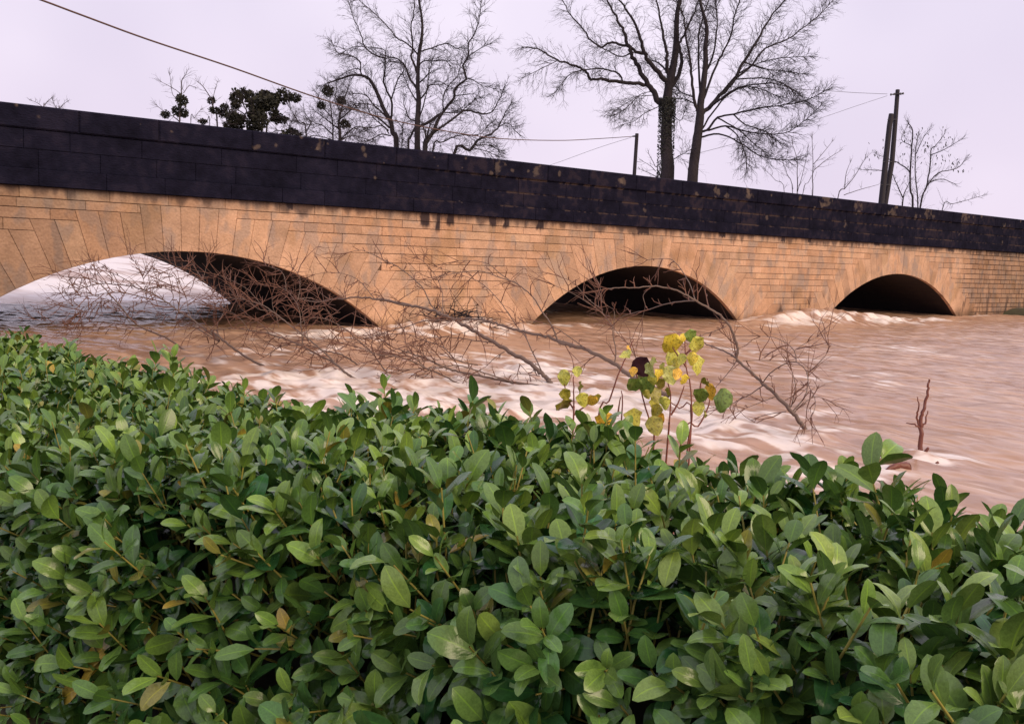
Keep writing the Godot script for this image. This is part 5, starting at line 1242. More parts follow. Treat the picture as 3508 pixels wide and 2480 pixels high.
	bough("branch with many hooked twigs reaching along the bright opening of the first arch", [
		[0.022, 0.006, [Vector3(-3.2, -0.17, -13.66), Vector3(-3.64, 0, -13.82), Vector3(-3.85, 0.08, -13.89), Vector3(-4.04, 0.17, -13.96), Vector3(-4.3, 0.32, -14.07), Vector3(-4.51, 0.45, -14.16), Vector3(-4.35, 0.31, -14.08), Vector3(-4.58, 0.45, -14.17), Vector3(-4.81, 0.59, -14.26), Vector3(-5.06, 0.71, -14.35), Vector3(-5.27, 0.83, -14.44), Vector3(-5.51, 0.94, -14.52), Vector3(-5.74, 1.01, -14.59), Vector3(-5.95, 1.04, -14.65), Vector3(-6.23, 1.05, -14.72), Vector3(-6.47, 1.03, -14.77), Vector3(-6.71, 0.96, -14.81), Vector3(-6.84, 0.87, -14.83)]],
		[0.01, 0.004, [Vector3(-5.27, 0.82, -14.43), Vector3(-5.57, 0.86, -14.5), Vector3(-5.82, 0.91, -14.56), Vector3(-6.04, 0.93, -14.61), Vector3(-6.26, 0.91, -14.64), Vector3(-6.45, 0.87, -14.67), Vector3(-6.78, 0.81, -14.73), Vector3(-7, 0.73, -14.75)]],
		[0.009, 0.0035, [Vector3(-4.35, 0.29, -14.07), Vector3(-4.58, 0.39, -14.18), Vector3(-4.82, 0.49, -14.3), Vector3(-5.2, 0.58, -14.45), Vector3(-5.45, 0.63, -14.55), Vector3(-5.69, 0.64, -14.63), Vector3(-6.09, 0.67, -14.77), Vector3(-6.57, 0.65, -14.93), Vector3(-6.89, 0.54, -15.02)]],
		[0.0075, 0.003, [Vector3(-5.81, 1.03, -14.62), Vector3(-5.98, 1.13, -14.68), Vector3(-6.21, 1.21, -14.76), Vector3(-6.4, 1.25, -14.81), Vector3(-6.65, 1.24, -14.87)]],
		[0.007, 0.003, [Vector3(-5.06, 0.71, -14.35), Vector3(-5.05, 0.91, -14.41), Vector3(-5.1, 1.08, -14.47), Vector3(-5.18, 1.21, -14.53), Vector3(-5.32, 1.25, -14.58), Vector3(-5.58, 1.27, -14.64)]],
		[0.0065, 0.003, [Vector3(-4.84, 0.62, -14.28), Vector3(-4.9, 0.72, -14.34), Vector3(-4.94, 0.84, -14.41), Vector3(-5.04, 1, -14.51), Vector3(-5.26, 1.07, -14.62), Vector3(-5.51, 1.04, -14.71)]],
		[0.0065, 0.003, [Vector3(-5.21, 0.81, -14.42), Vector3(-5.15, 0.92, -14.42), Vector3(-5.26, 1.02, -14.47), Vector3(-5.58, 1.03, -14.53), Vector3(-5.66, 1.13, -14.57), Vector3(-5.68, 1.19, -14.59)]],
		[0.006, 0.0025, [Vector3(-6.18, 1.07, -14.71), Vector3(-6.23, 1.19, -14.75), Vector3(-6.35, 1.32, -14.82), Vector3(-6.54, 1.38, -14.88)]],
		[0.006, 0.0025, [Vector3(-5.69, 1.17, -14.62), Vector3(-5.8, 1.34, -14.69), Vector3(-5.94, 1.5, -14.76)]],
		[0.007, 0.003, [Vector3(-4.36, 0.36, -14.09), Vector3(-4.43, 0.54, -14.25), Vector3(-4.39, 0.73, -14.41), Vector3(-4.58, 0.93, -14.62), Vector3(-4.84, 1.14, -14.87), Vector3(-5.16, 1.25, -15.08), Vector3(-5.53, 1.4, -15.34)]],
		[0.006, 0.003, [Vector3(-4.69, 1.16, -14.42), Vector3(-4.83, 1.3, -14.53), Vector3(-4.96, 1.43, -14.62), Vector3(-5.12, 1.45, -14.69)]],
		[0.0055, 0.0025, [Vector3(-4.73, 1.17, -14.43), Vector3(-4.71, 1.29, -14.52), Vector3(-4.71, 1.43, -14.62)]]], {"step": 0.08, "twig": 0.7, "bare": 0.25})
	bough("dark branch crossing low under the hooked branch, its twigs trailing on the dark water", [
		[0.02, 0.006, [Vector3(-4.95, -0.21, -15.37), Vector3(-5.38, 0, -15.49), Vector3(-5.72, 0.17, -15.59), Vector3(-6.09, 0.29, -15.67), Vector3(-6.32, 0.42, -15.74), Vector3(-6.52, 0.62, -15.81), Vector3(-6.69, 0.77, -15.88), Vector3(-6.83, 0.9, -15.93), Vector3(-6.96, 0.99, -15.97), Vector3(-7.13, 1.06, -16.01), Vector3(-7.39, 1.06, -16.05), Vector3(-7.71, 1.09, -16.11)]],
		[0.009, 0.0035, [Vector3(-6.24, 0.33, -15.71), Vector3(-6.4, 0.33, -15.79), Vector3(-6.82, 0.33, -16), Vector3(-7.49, 0.29, -16.32), Vector3(-7.98, 0.27, -16.55), Vector3(-8.28, 0.26, -16.69), Vector3(-8.43, 0.27, -16.76)]],
		[0.008, 0.0035, [Vector3(-6.34, 0.37, -15.73), Vector3(-6.45, 0.46, -15.74), Vector3(-6.74, 0.47, -15.72), Vector3(-7.01, 0.52, -15.72), Vector3(-7.35, 0.5, -15.7)]],
		[0.0075, 0.003, [Vector3(-6.51, 0.6, -15.81), Vector3(-6.69, 0.7, -15.87), Vector3(-6.95, 0.76, -15.94), Vector3(-7.19, 0.82, -16), Vector3(-7.65, 0.79, -16.1)]],
		[0.0065, 0.003, [Vector3(-6.42, 0.57, -15.79), Vector3(-6.25, 0.68, -15.89), Vector3(-6.14, 0.76, -15.96)]],
		[0.006, 0.0025, [Vector3(-6.96, 0.99, -15.97), Vector3(-7.14, 1.16, -16.1), Vector3(-7.3, 1.27, -16.2)]],
		[0.0065, 0.003, [Vector3(-6.17, 0.3, -15.69), Vector3(-6.58, 0.26, -15.61), Vector3(-6.92, 0.3, -15.56), Vector3(-7.23, 0.26, -15.5)]],
		[0.006, 0.0025, [Vector3(-6.68, 0.73, -15.87), Vector3(-6.87, 0.69, -15.82), Vector3(-7.13, 0.6, -15.74), Vector3(-7.35, 0.62, -15.7)]]], {"step": 0.085, "twig": 0.7, "bare": 0.25})
	bough("small dark branch bent over the foam below the first arch", [
		[0.015, 0.005, [Vector3(-1.82, -0.25, -14.02), Vector3(-2.25, 0, -14.12), Vector3(-2.45, 0.11, -14.17), Vector3(-2.59, 0.17, -14.2), Vector3(-2.8, 0.2, -14.23), Vector3(-3.01, 0.26, -14.27), Vector3(-3.29, 0.26, -14.31), Vector3(-3.5, 0.23, -14.34), Vector3(-3.7, 0.09, -14.35), Vector3(-3.84, 0.01, -14.31)]],
		[0.008, 0.0035, [Vector3(-2.94, 0.23, -14.26), Vector3(-3.12, 0.29, -14.28), Vector3(-3.31, 0.3, -14.3), Vector3(-3.53, 0.29, -14.32)]],
		[0.007, 0.003, [Vector3(-2.73, 0.02, -13.15), Vector3(-2.64, 0.02, -13.81), Vector3(-2.61, 0.02, -14.03)]]], {"step": 0.1, "twig": 0.7})
	bough("slim branch curving up from the foam towards the end of the first vault", [
		[0.012, 0.004, [Vector3(-1.4, -0.36, -13.16), Vector3(-1.72, 0, -13.3), Vector3(-1.85, 0.14, -13.36), Vector3(-1.96, 0.27, -13.41), Vector3(-2.07, 0.37, -13.44), Vector3(-2.21, 0.46, -13.49), Vector3(-2.35, 0.58, -13.54), Vector3(-2.51, 0.66, -13.58), Vector3(-2.68, 0.72, -13.62), Vector3(-2.83, 0.74, -13.65)]],
		[0.006, 0.0025, [Vector3(-1.96, 0.27, -13.41), Vector3(-1.86, 0.41, -13.39), Vector3(-1.75, 0.51, -13.37)]],
		[0.006, 0.0025, [Vector3(-2.51, 0.66, -13.58), Vector3(-2.58, 0.77, -13.55), Vector3(-2.67, 0.87, -13.52), Vector3(-2.8, 0.88, -13.48)]]], {"step": 0.1, "twig": 0.8})
	# the tangle of sticks caught on the pier
	var at: Vector3 = Vector3(-1.25, 0.12, -21.35)
	var t := thing("drift_tangle", "dark tangle of drifted sticks caught against the pier beside the first arch", "driftwood", at)
	for part in 3:
		var b := Buf.new()
		for k in 26:
			var p := Vector3(rng.randfn() * 0.42, rng.randf_range(-0.1, 0.22), rng.randfn() * 0.16)
			grow(b, p, Vector3(rng.randfn(), rng.randfn() * 0.45, rng.randfn() * 0.6).normalized(), rng.randf_range(0.3, 0.8), rng.randf_range(0.008, 0.018), 1, 0.0, 2, 0.4)
		put("sticks", b.mesh(mats.bark), t, "stuff")

func snag() -> void:
	var t := thing("dead_snag", "red-brown dead snag standing up in the flood with foam round its foot", "driftwood", Vector3(4.01, 0, -9.17))
	rod(t, "stem", Array(smooth_line([Vector3(0.023, -0.098, 0.011), Vector3(0.006, 0, -0), Vector3(0.006, 0.099, -0.011), Vector3(0.003, 0.222, -0.026), Vector3(-0, 0.308, -0.036), Vector3(0.009, 0.395, -0.046), Vector3(0.036, 0.482, -0.056), Vector3(0.05, 0.593, -0.069), Vector3(0.06, 0.668, -0.077), Vector3(0.065, 0.723, -0.084)], 4, 0.004)), 0.027, 0.009, mats.snag, 8)
	rod(t, "side_branch", Array(smooth_line([Vector3(-0.004, 0.246, -0.029), Vector3(-0.061, 0.281, -0.033), Vector3(-0.1, 0.274, -0.132)], 4, 0.004)), 0.012, 0.004, mats.snag, 8)
	rod(t, "side_branch", Array(smooth_line([Vector3(-0.013, 0.27, -0.031), Vector3(-0.037, 0.368, -0.043), Vector3(-0.047, 0.474, -0.005), Vector3(-0.081, 0.557, 0.016)], 4, 0.004)), 0.012, 0.004, mats.snag, 8)
	rod(t, "side_branch", Array(smooth_line([Vector3(0.014, 0.259, -0.03), Vector3(0.043, 0.322, -0.037), Vector3(0.09, 0.406, -0.108)], 4, 0.004)), 0.012, 0.005, mats.snag, 8)
	rod(t, "side_branch", Array(smooth_line([Vector3(0.006, -0.063, 0.058), Vector3(0.034, 0.012, 0.049), Vector3(0.049, 0.074, 0.072)], 4, 0.004)), 0.026, 0.012, mats.snag, 8)
	var stick := thing("drift_stick", "short red-brown stick poking out of the foam before the snag", "driftwood", Vector3(3.57, 0, -8.81))
	rod(stick, "stem", Array(smooth_line([Vector3(0.06, 0, 0), Vector3(-0.112, 0.056, 0.094), Vector3(-0.227, 0.103, 0.139)], 4, 0.004)), 0.02, 0.012, mats.snag, 8)
	var log := thing("drift_log", "broken piece of drift log lying in the foam below the snag", "driftwood", Vector3(3.44, 0, -8.31))
	rod(log, "stem", Array(smooth_line([Vector3(-0.159, 0.005, 0.12), Vector3(-0.056, 0.055, 0.074), Vector3(0.011, 0.062, 0.043), Vector3(0.099, 0.044, 0.025)], 4, 0.004)), 0.015, 0.045, mats.snag, 8)
	rod(log, "stub", Array(smooth_line([Vector3(-0.012, 0.027, -0.003), Vector3(-0.03, 0.049, -0.006)], 4, 0.004)), 0.02, 0.012, mats.snag, 8)
	var chip := thing("drift_stick", "thin red-brown stick just behind the foot of the snag", "driftwood", Vector3(3.89, 0, -8.59))
	rod(chip, "stem", Array(smooth_line([Vector3(-0.05, -0.05, 0), Vector3(0.023, 0.018, -0.002), Vector3(0.051, 0.037, -0.004)], 4, 0.004)), 0.02, 0.008, mats.snag, 8)

# ---------- leaves ----------

# one leaf along +y, its upper side towards +z, one unit long; [points, normals, uv, indices]
func leaf_shape(stations: int, across: int, half: float, fold: float, curl: float, twist: float, wavy: float, kind := "laurel") -> Array:
	var p := PackedVector3Array()
	var uv := PackedVector2Array()
	var y := 0.0
	var z := 0.0
	var before := 0.0
	for k in stations + 1:
		var s := 1.0 - (1.0 - float(k) / stations) ** 1.45
		if k > 0:
			var a := curl * ((s + before) * 0.5) ** 1.3
			y += cos(a) * (s - before)
			z -= sin(a) * (s - before)
		before = s
		var hw := half * (maxf(sin(PI * s ** 1.12), 0.0) ** 0.58) + 0.004
		if kind == "poplar":
			hw = half * 1.75 * (s + 0.015) ** 0.36 * maxf(1.0 - s, 0.0) ** 0.72 + 0.004
		if k == 0 and kind == "laurel":
			hw = 0.012
		for q in across + 1:
			var v := 2.0 * q / across - 1.0
			var zz := fold * absf(v) * hw - 0.55 * v * v * hw * absf(fold) + wavy * hw * sin(s * 13.0 + v * 2.0) * v * v
			var tw := twist * s
			var xx := v * hw
			p.append(Vector3(xx * cos(tw) - zz * sin(tw), y + (0.10 * absf(v) * (half if kind == "poplar" and k == 0 else 0.0)), z + zz * cos(tw) + xx * sin(tw)))
			uv.append(Vector2(0.5 + 0.5 * v, s))
	var n := PackedVector3Array()
	var w := across + 1
	for k in stations + 1:
		for q in w:
			var du := p[mini(k + 1, stations) * w + q] - p[maxi(k - 1, 0) * w + q]
			var dv := p[k * w + mini(q + 1, across)] - p[k * w + maxi(q - 1, 0)]
			n.append(dv.cross(du).normalized())
	var i := PackedInt32Array()
	for k in stations:
		for q in across:
			var a := k * w + q
			i.append_array(PackedInt32Array([a, a + w, a + w + 1, a, a + w + 1, a + 1]))
	if (p[i[1]] - p[i[0]]).cross(p[i[2]] - p[i[0]]).dot(n[i[0]] + n[i[2]]) > 0.0:
		for k in range(0, i.size(), 3):
			var x := i[k + 1]
			i[k + 1] = i[k + 2]
			i[k + 2] = x
	return [p, n, uv, i]

func leaf_into(b: Buf, shape: Array, x: Transform3D, tint: Color) -> void:
	var k0 := b.v.size()
	b.v.append_array(x * (shape[0] as PackedVector3Array))
	b.n.append_array(Transform3D(x.basis.orthonormalized(), Vector3.ZERO) * (shape[1] as PackedVector3Array))
	b.t.append_array(shape[2])
	var c := PackedColorArray()
	c.resize(shape[0].size())
	c.fill(tint)
	b.c.append_array(c)
	var ii: PackedInt32Array = (shape[3] as PackedInt32Array).duplicate()
	for k in ii.size():
		ii[k] += k0
	b.i.append_array(ii)

func leaf_mesh(shape: Array, m: Material) -> ArrayMesh:
	var b := Buf.new()
	b.v = shape[0]
	b.n = shape[1]
	b.t = shape[2]
	b.i = shape[3]
	return b.mesh(m)

func pose(at: Vector3, along: Vector3, upper: Vector3, size: float) -> Transform3D:
	var y := along.normalized()
	var z := (upper - y * upper.dot(y)).normalized()
	return Transform3D(Basis(y.cross(z) * size, y * size, z * size), at)

func blade_texture(vein: Color, veins: int, spots: int, spot: Color, pale := 0.62) -> ImageTexture:
	var w := 96
	var h := 192
	var im := Image.create(w, h, false, Image.FORMAT_RGB8)
	var f := noise(111 + spots, 0.05, 3)
	var g := noise(112, 0.12, 2)
	for x in w:
		for y in h:
			var v := absf(2.0 * x / w - 1.0)
			var s := float(y) / h
			var c := Vector3(pale, pale * 1.03, pale * 0.97) * (1.0 + 0.22 * f.get_noise_2d(x, y) + 0.12 * g.get_noise_2d(x, y))
			var side := absf(fposmod((s - 0.32 * v) * veins, 1.0) - 0.5)
			c = c.lerp(Vector3(vein.r, vein.g, vein.b), 0.16 * smoothstep(0.12, 0.0, side) * smoothstep(0.9, 0.3, v))
			c = c.lerp(Vector3(vein.r, vein.g, vein.b), smoothstep(0.085, 0.03, v) * 0.9)
			if spots > 0:
				c = c.lerp(Vector3(spot.r, spot.g, spot.b), 0.5 * smoothstep(0.22, 0.38, f.get_noise_2d(x * 1.1, y * 0.6 + 50.0)))
				c = c.lerp(Vector3(spot.r, spot.g, spot.b) * 2.5, 0.3 * smoothstep(0.85, 1.0, v))
			im.set_pixel(x, y, Color(c.x, c.y, c.z).linear_to_srgb())
	return ImageTexture.create_from_image(im)

func blade_relief(veins: int) -> ImageTexture:
	var w := 96
	var h := 192
	var im := Image.create(w, h, false, Image.FORMAT_RGBA8)
	var f := noise(121, 0.06, 2)
	for x in w:
		for y in h:
			var v := absf(2.0 * x / w - 1.0)
			var s := float(y) / h
			var side := absf(fposmod((s - 0.32 * v) * veins, 1.0) - 0.5) * 2.0
			var k := 0.35 + 0.4 * sqrt(side) * smoothstep(0.02, 0.2, v) * smoothstep(1.0, 0.75, v) + 0.18 * f.get_noise_2d(x, y) - 0.25 * smoothstep(0.1, 0.0, v)
			im.set_pixel(x, y, Color(k, k, k))
	im.bump_map_to_normal_map(2.5)
	return ImageTexture.create_from_image(im)

# ---------- the laurel hedge ----------

const ALONG := Vector3(-0.700, 0, -0.714)   # the hedge runs off towards the bridge
const ACROSS := Vector3(0.714, 0, -0.700)   # and this way lies the river
const FRONT := 1.46
const BACK := 2.86

func hedge_top(s: float) -> float:
	return 1.14 - 0.024 * s - 0.15 * smoothstep(2.2, 4.2, s) - 0.02 * smoothstep(1.5, 0.5, s) + 0.03 * sin(s * 2.3 + 0.6) + 0.02 * sin(s * 5.9)

# a point of the clipped outline: q runs from the foot of the near face over the top to the back; [point, outward]
func outline(s: float, q: float) -> Array:
	var top := hedge_top(s)
	var r := 0.26
	# the near face is battered, and bulges where the hedge runs off
	var front := FRONT - 0.38 * smoothstep(0.9, 3.2, s)
	var up := top + 0.1 - r
	var arc := PI * 0.5 * r
	var flat := BACK - front - 2.0 * r
	var d := front
	var y := -0.1
	var out := -ACROSS
	if q < up:
		y += q
		d -= 0.38 * (1.0 - q / up)
		out = (-ACROSS + Vector3.UP * 0.35).normalized()
	elif q < up + arc:
		var a := (q - up) / r
		d = front + r - r * cos(a)
		y = top - r + r * sin(a)
		out = -ACROSS * cos(a) + Vector3.UP * sin(a)
	elif q < up + arc + flat:
		d = front + r + q - up - arc
		y = top
		out = Vector3.UP
	elif q < up + 2.0 * arc + flat:
		var a := (q - up - arc - flat) / r
		d = BACK - r + r * sin(a)
		y = top - r + r * cos(a)
		out = ACROSS * sin(a) + Vector3.UP * cos(a)
	else:
		d = BACK
		y = top - r - (q - up - 2.0 * arc - flat)
		out = ACROSS
	return [Vector3(0, y, 0) + ACROSS * d + ALONG * s, out]

func leaf_material(called: String, c: Color, rough: float, tex: Texture2D, relief: Texture2D) -> StandardMaterial3D:
	var m := mat(called, c, rough)
	m.albedo_texture = tex
	m.normal_enabled = true
	m.normal_texture = relief
	m.normal_scale = 0.22
	m.metallic_specular = 0.46
	m.backlight_enabled = true
	m.backlight = Color(0.10, 0.16, 0.03)
	return m

func hedge() -> void:
	rng.seed = 1203
	var t := thing("laurel_hedge", "broad clipped laurel hedge with glossy green leaves along the near river bank", "hedge", Vector3(0, 0.25, 0))
	var tex := blade_texture(Color(0.95, 1.0, 0.55), 9, 0, Color.BLACK)
	var relief := blade_relief(9)
	var leafy := leaf_material("laurel_leaf", Color.WHITE, 0.21, tex, relief)
	leafy.vertex_color_use_as_albedo = true
	var fine := []
	var coarse := []
	var far := []
	for k in 12:
		var half := rng.randf_range(0.205, 0.29)
		var fold := rng.randf_range(0.1, 0.55)
		var curl := rng.randf_range(0.0, 1.25)
		var twist := rng.randf_range(-0.35, 0.35)
		var wavy := rng.randf_range(0.0, 0.12)
		fine.append(leaf_shape(6, 4, half, fold, curl, twist, wavy))
		coarse.append(leaf_shape(5, 2, half, fold, curl, twist, 0.0))
		far.append(leaf_shape(4, 2, half, fold, curl, twist, 0.0))
	var b := Buf.new()
	var stems := Buf.new()
	var singles := []   # [size over distance, shape, pose, tone]
	var off := t.position
	for k in 8200:
		var s := rng.randf_range(-1.5, 12.5)
		var q := rng.randf_range(0.0, 3.45)
		var o := outline(s, q)
		var out: Vector3 = o[1]
		var axis := (out * 0.75 + Vector3.UP * 0.75 + Vector3(rng.randfn(), rng.randfn() * 0.6, rng.randfn()) * 0.30).normalized()
		if out.y < 0.5:
			axis = (out * 0.95 + Vector3.UP * rng.randf_range(0.0, 0.7) + Vector3(rng.randfn(), rng.randfn(), rng.randfn()) * 0.28).normalized()
		var length := rng.randf_range(0.10, 0.18)
		var foot: Vector3 = o[0] - out * rng.randf_range(0.06, 0.20)
		if rng.randf() < 0.045:
			foot += axis * rng.randf_range(0.05, 0.11)
			length += 0.04
		foot -= off
		var top := foot + axis * length
		var eye := foot + off - EYE
		var near := eye.length()
		var line := PackedVector3Array([foot - axis * 0.14 - Vector3.UP * 0.05, foot + any_side(axis) * 0.006, top])
		tube(stems, line, 0.0042, 0.0022, 5 if near < 3.0 else 3)
		var n := rng.randi_range(7, 10)
		var turn := rng.randf() * TAU
		var u := any_side(axis)
		var w := axis.cross(u)
		var light := rng.randf()
		var big := rng.randf_range(0.72, 1.22)
		for j in n:
			var f := float(j) / (n - 1)
			turn += 2.4 + rng.randf_range(-0.3, 0.3)
			var away := u * cos(turn) + w * sin(turn)
			var th := lerpf(1.15 if out.y > 0.6 else 1.42, 0.38, f ** 0.8) + rng.randf_range(-0.18, 0.18)
			var dir := axis * cos(th) + away * sin(th)
			dir += Vector3.DOWN * (0.05 if out.y > 0.6 else 0.22) * (1.0 - f)
			var upper := axis * sin(th) - away * cos(th) + Vector3.UP * 0.25
			var size := lerpf(0.113, 0.088, f) * big * rng.randf_range(0.75, 1.18)
			var at := foot.lerp(top, f) + away * 0.004
			var x := pose(at, dir, upper, size)
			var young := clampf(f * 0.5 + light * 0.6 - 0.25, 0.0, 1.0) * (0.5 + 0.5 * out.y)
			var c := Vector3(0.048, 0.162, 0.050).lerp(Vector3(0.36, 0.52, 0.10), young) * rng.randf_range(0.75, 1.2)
			var odd := rng.randf()
			if odd < 0.006:
				c = Vector3(0.55, 0.40, 0.08)
			elif odd < 0.0075 and f < 0.4:
				c = Vector3(0.16, 0.02, 0.02)
			elif odd < 0.035:
				c = Vector3(0.34, 0.33, 0.08)
			var kind := rng.randi() % 12
			var rel := x.origin + off - EYE
			if near < 3.6 and f > 0.25 and rel.z < -0.8 and absf(rel.x / rel.z) < 0.56 and rel.y / -rel.z > -0.52:
				singles.append([size / near * (0.6 + 0.4 * f), kind, x, Color(c.x, c.y, c.z)])
			else:
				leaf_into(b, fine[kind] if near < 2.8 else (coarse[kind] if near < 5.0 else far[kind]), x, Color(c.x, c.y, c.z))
	singles.sort_custom(func(a, d): return a[0] > d[0])
	var plain: Array[StandardMaterial3D] = []
	for k in 10:
		var m := leaf_material("laurel_leaf_tone", Color.WHITE, 0.18 + 0.01 * k, tex, relief)
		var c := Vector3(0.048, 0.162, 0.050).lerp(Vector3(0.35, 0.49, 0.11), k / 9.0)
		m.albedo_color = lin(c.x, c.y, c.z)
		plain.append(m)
	var shared: Array[ArrayMesh] = []
	for k in 12:
		shared.append(leaf_mesh(fine[k], null))
	for k in singles.size():
		var g: Array = singles[k]
		if k < 300:
			var o := put("leaf", shared[g[1]], t)
			o.transform = g[2]
			o.material_override = plain[clampi(int((g[3].g - 0.14) / 0.36 * 10.0), 0, 9)]
		else:
			leaf_into(b, fine[g[1]], g[2], g[3])
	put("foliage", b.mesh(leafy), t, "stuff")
	put("young_stems", stems.mesh(mat("laurel_stem", lin(0.30, 0.26, 0.06), 0.5)), t, "stuff")
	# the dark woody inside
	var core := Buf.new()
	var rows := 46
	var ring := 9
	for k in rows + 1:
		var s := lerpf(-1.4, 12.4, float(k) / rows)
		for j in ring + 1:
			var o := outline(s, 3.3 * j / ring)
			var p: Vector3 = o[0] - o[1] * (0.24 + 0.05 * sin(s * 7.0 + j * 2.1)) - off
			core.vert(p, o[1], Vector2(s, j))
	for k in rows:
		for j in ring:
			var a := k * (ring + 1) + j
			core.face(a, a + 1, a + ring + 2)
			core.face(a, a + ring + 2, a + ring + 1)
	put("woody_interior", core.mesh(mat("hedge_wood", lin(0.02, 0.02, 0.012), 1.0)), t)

# ---------- the yellow-leaved saplings behind the hedge ----------

func sapling(label: String, stems: Array, leaves: Array) -> void:
	var foot: Vector3 = stems[0][0]
	var t := thing("yellow_leaved_sapling", label, "sapling", foot, "saplings behind the hedge")
	for s in stems:
		var pts := []
		for p in s:
			pts.append(p - foot)
		rod(t, "stem", Array(smooth_line(pts, 4, 0.0008)), 0.0045, 0.002, mats.red_stem, 6)
	for l in leaves:
		var at: Vector3 = l[0] - foot
		var size: float = l[1]
		var look := (EYE - l[0] as Vector3).normalized()
		var hang := (Vector3.DOWN + Vector3(rng.randfn(), 0, rng.randfn()) * 0.35).normalized()
		var face := (look + any_side(look) * rng.randf_range(0.1, 1.15)).normalized()
		var slim: bool = l[3] if l.size() > 3 else false
		if slim:
			face = (look * 0.35 + any_side(hang)).normalized()
		var shape := leaf_shape(6, 6, rng.randf_range(0.38, 0.5), rng.randf_range(-0.35, 0.5), rng.randf_range(-0.4, 0.9), rng.randf_range(-0.5, 0.5), 0.28, "poplar")
		var o := put("leaf", leaf_mesh(shape, null), t)
		o.transform = pose(at - hang * size * 0.5, hang, face, size)
		o.material_override = poplar_material(l[2])

var poplar := {}
func poplar_material(c: String) -> StandardMaterial3D:
	if not poplar.has(c):
		var tone: Color = {"yellow": lin(0.95, 0.74, 0.10), "lime": lin(0.66, 0.64, 0.13), "green": lin(0.24, 0.34, 0.08), "pale": lin(0.62, 0.64, 0.22), "orange": lin(0.92, 0.54, 0.07), "olive": lin(0.36, 0.32, 0.05), "dark": lin(0.035, 0.012, 0.018)}[c]
		var m := leaf_material("sapling_leaf_" + c, tone, 0.4, blade_texture(Color(0.9, 0.85, 0.5), 6, 0 if c == "dark" else 3, Color(0.14, 0.06, 0.03), 0.88), blade_relief(6))
		m.metallic_specular = 0.15 if c == "dark" else 0.5
		m.backlight = Color(0.35, 0.28, 0.03) if c != "dark" else Color(0.01, 0.0, 0.0)
		poplar[c] = m
	return poplar[c]

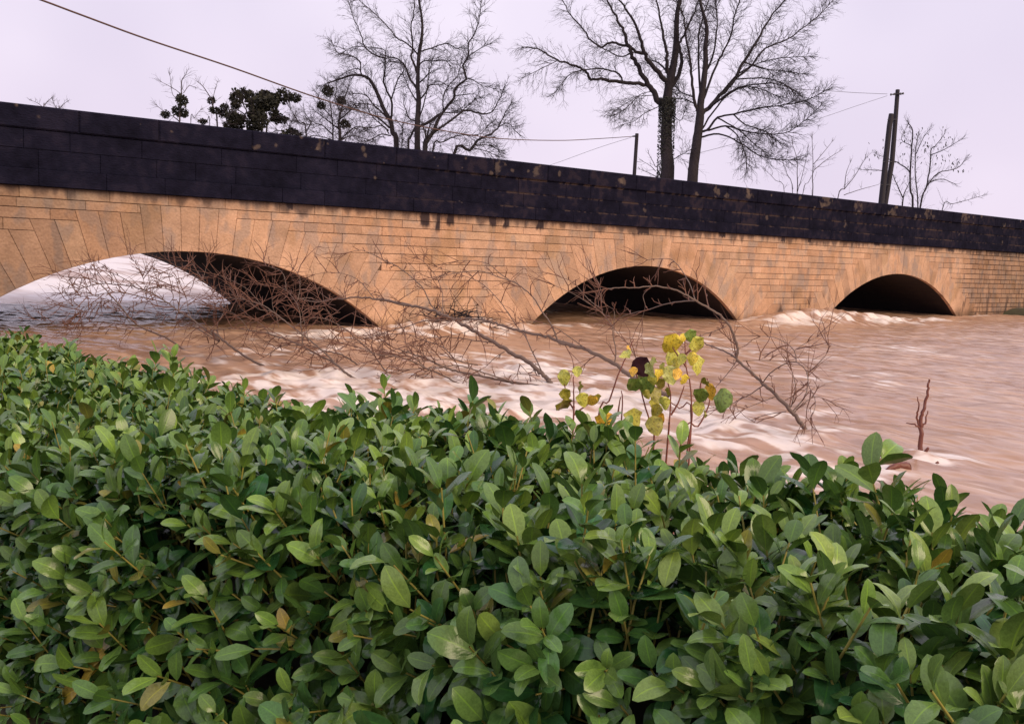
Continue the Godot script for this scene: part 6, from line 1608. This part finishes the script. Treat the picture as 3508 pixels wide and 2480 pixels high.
func saplings() -> void:
	rng.seed = 505
	sapling("small yellow-leaved sapling with two orange leaves, the outermost one towards the first arch", [
		[Vector3(0.23, 0.2, -3.695), Vector3(0.25, 1.112, -3.695), Vector3(0.249, 1.191, -3.705), Vector3(0.247, 1.261, -3.713), Vector3(0.244, 1.32, -3.719)],
		[Vector3(0.251, 1.19, -3.745), Vector3(0.225, 1.229, -3.75), Vector3(0.21, 1.294, -3.757)],
		[Vector3(0.255, 1.16, -3.77), Vector3(0.294, 1.192, -3.773), Vector3(0.329, 1.219, -3.776)]], [
		[Vector3(0.206, 1.31, -3.748), 0.0711, "lime"],
		[Vector3(0.25, 1.355, -3.604), 0.0449, "lime", true],
		[Vector3(0.271, 1.278, -3.708), 0.0561, "olive", true],
		[Vector3(0.284, 1.233, -3.691), 0.0636, "lime"],
		[Vector3(0.308, 1.245, -3.589), 0.0561, "orange"],
		[Vector3(0.34, 1.236, -3.736), 0.0412, "olive"],
		[Vector3(0.211, 1.198, -3.749), 0.0861, "olive"],
		[Vector3(0.209, 1.265, -3.606), 0.0561, "olive"]])
	sapling("yellow-leaved sapling carrying one large dark dead leaf near its top", [
		[Vector3(0.549, 0.2, -3.691), Vector3(0.569, 1.075, -3.691), Vector3(0.556, 1.139, -3.699), Vector3(0.523, 1.232, -3.709), Vector3(0.494, 1.33, -3.721), Vector3(0.471, 1.389, -3.727)],
		[Vector3(0.332, 0.2, -3.804), Vector3(0.352, 1.106, -3.804), Vector3(0.399, 1.215, -3.817), Vector3(0.431, 1.324, -3.829), Vector3(0.459, 1.391, -3.837), Vector3(0.487, 1.464, -3.845)],
		[Vector3(0.6, 0.2, -3.667), Vector3(0.62, 1.082, -3.667), Vector3(0.622, 1.141, -3.674), Vector3(0.625, 1.206, -3.682), Vector3(0.624, 1.27, -3.689), Vector3(0.604, 1.338, -3.697), Vector3(0.584, 1.362, -3.7)],
		[Vector3(0.631, 1.187, -3.701), Vector3(0.657, 1.233, -3.706), Vector3(0.679, 1.303, -3.714)],
		[Vector3(0.43, 0.2, -3.814), Vector3(0.45, 1.114, -3.814), Vector3(0.447, 1.257, -3.83)],
		[Vector3(0.432, 1.16, -3.781), Vector3(0.441, 1.237, -3.79)]], [
		[Vector3(0.431, 1.425, -3.613), 0.0524, "lime", true],
		[Vector3(0.449, 1.447, -3.67), 0.024, "orange"],
		[Vector3(0.506, 1.371, -3.678), 0.0936, "dark"],
		[Vector3(0.467, 1.359, -3.641), 0.0412, "orange"],
		[Vector3(0.468, 1.312, -3.607), 0.0786, "green"],
		[Vector3(0.518, 1.304, -3.631), 0.0823, "green"],
		[Vector3(0.55, 1.388, -3.722), 0.0487, "lime", true],
		[Vector3(0.521, 1.374, -3.579), 0.0636, "pale"],
		[Vector3(0.513, 1.331, -3.681), 0.0636, "pale"],
		[Vector3(0.613, 1.348, -3.66), 0.0786, "pale"],
		[Vector3(0.625, 1.364, -3.577), 0.0487, "orange"],
		[Vector3(0.565, 1.344, -3.638), 0.0636, "yellow"],
		[Vector3(0.586, 1.305, -3.692), 0.0561, "olive"],
		[Vector3(0.564, 1.266, -3.665), 0.0711, "olive"],
		[Vector3(0.581, 1.251, -3.573), 0.0561, "lime"],
		[Vector3(0.575, 1.222, -3.755), 0.0561, "lime"],
		[Vector3(0.575, 1.198, -3.713), 0.0599, "olive"],
		[Vector3(0.592, 1.158, -3.745), 0.0711, "orange"],
		[Vector3(0.552, 1.163, -3.571), 0.0823, "olive"],
		[Vector3(0.522, 1.276, -3.617), 0.0412, "olive"],
		[Vector3(0.592, 1.295, -3.574), 0.0412, "olive", true],
		[Vector3(0.491, 1.16, -3.707), 0.0973, "lime"],
		[Vector3(0.367, 1.164, -3.605), 0.0861, "orange"],
		[Vector3(0.536, 1.334, -3.596), 0.0524, "lime"],
		[Vector3(0.582, 1.376, -3.66), 0.0449, "lime", true]])
	sapling("tallest yellow-leaved sapling with bright yellow leaves at the tip", [
		[Vector3(0.684, 0.2, -3.689), Vector3(0.704, 1.061, -3.689), Vector3(0.708, 1.091, -3.693), Vector3(0.714, 1.19, -3.704), Vector3(0.704, 1.304, -3.718), Vector3(0.684, 1.378, -3.726), Vector3(0.675, 1.467, -3.736), Vector3(0.677, 1.496, -3.74)],
		[Vector3(0.676, 0.2, -3.789), Vector3(0.696, 1.061, -3.789), Vector3(0.76, 1.129, -3.797), Vector3(0.793, 1.197, -3.805), Vector3(0.802, 1.243, -3.81), Vector3(0.788, 1.324, -3.819)],
		[Vector3(0.708, 0.2, -3.776), Vector3(0.728, 1.142, -3.776), Vector3(0.677, 1.201, -3.783), Vector3(0.63, 1.23, -3.786)],
		[Vector3(0.673, 1.384, -3.669), Vector3(0.635, 1.431, -3.674), Vector3(0.619, 1.455, -3.677)],
		[Vector3(0.664, 1.435, -3.648), Vector3(0.693, 1.461, -3.651), Vector3(0.711, 1.481, -3.653)],
		[Vector3(0.762, 1.282, -3.816), Vector3(0.766, 1.313, -3.82)]], [
		[Vector3(0.617, 1.46, -3.7), 0.101, "yellow"],
		[Vector3(0.665, 1.489, -3.729), 0.0412, "yellow"],
		[Vector3(0.672, 1.508, -3.608), 0.0561, "green"],
		[Vector3(0.701, 1.471, -3.598), 0.0861, "lime"],
		[Vector3(0.628, 1.411, -3.718), 0.0711, "lime"],
		[Vector3(0.654, 1.411, -3.665), 0.0487, "lime"],
		[Vector3(0.68, 1.422, -3.595), 0.0561, "yellow"],
		[Vector3(0.744, 1.38, -3.764), 0.0861, "lime"],
		[Vector3(0.674, 1.328, -3.697), 0.0487, "yellow"],
		[Vector3(0.748, 1.265, -3.723), 0.0711, "green", true],
		[Vector3(0.739, 1.338, -3.587), 0.0449, "olive", true],
		[Vector3(0.79, 1.28, -3.736), 0.0711, "orange"],
		[Vector3(0.796, 1.274, -3.577), 0.101, "green"],
		[Vector3(0.742, 1.213, -3.73), 0.0636, "lime", true],
		[Vector3(0.757, 1.207, -3.647), 0.0412, "lime", true],
		[Vector3(0.656, 1.158, -3.618), 0.0337, "yellow"],
		[Vector3(0.639, 1.39, -3.688), 0.0524, "lime"]])
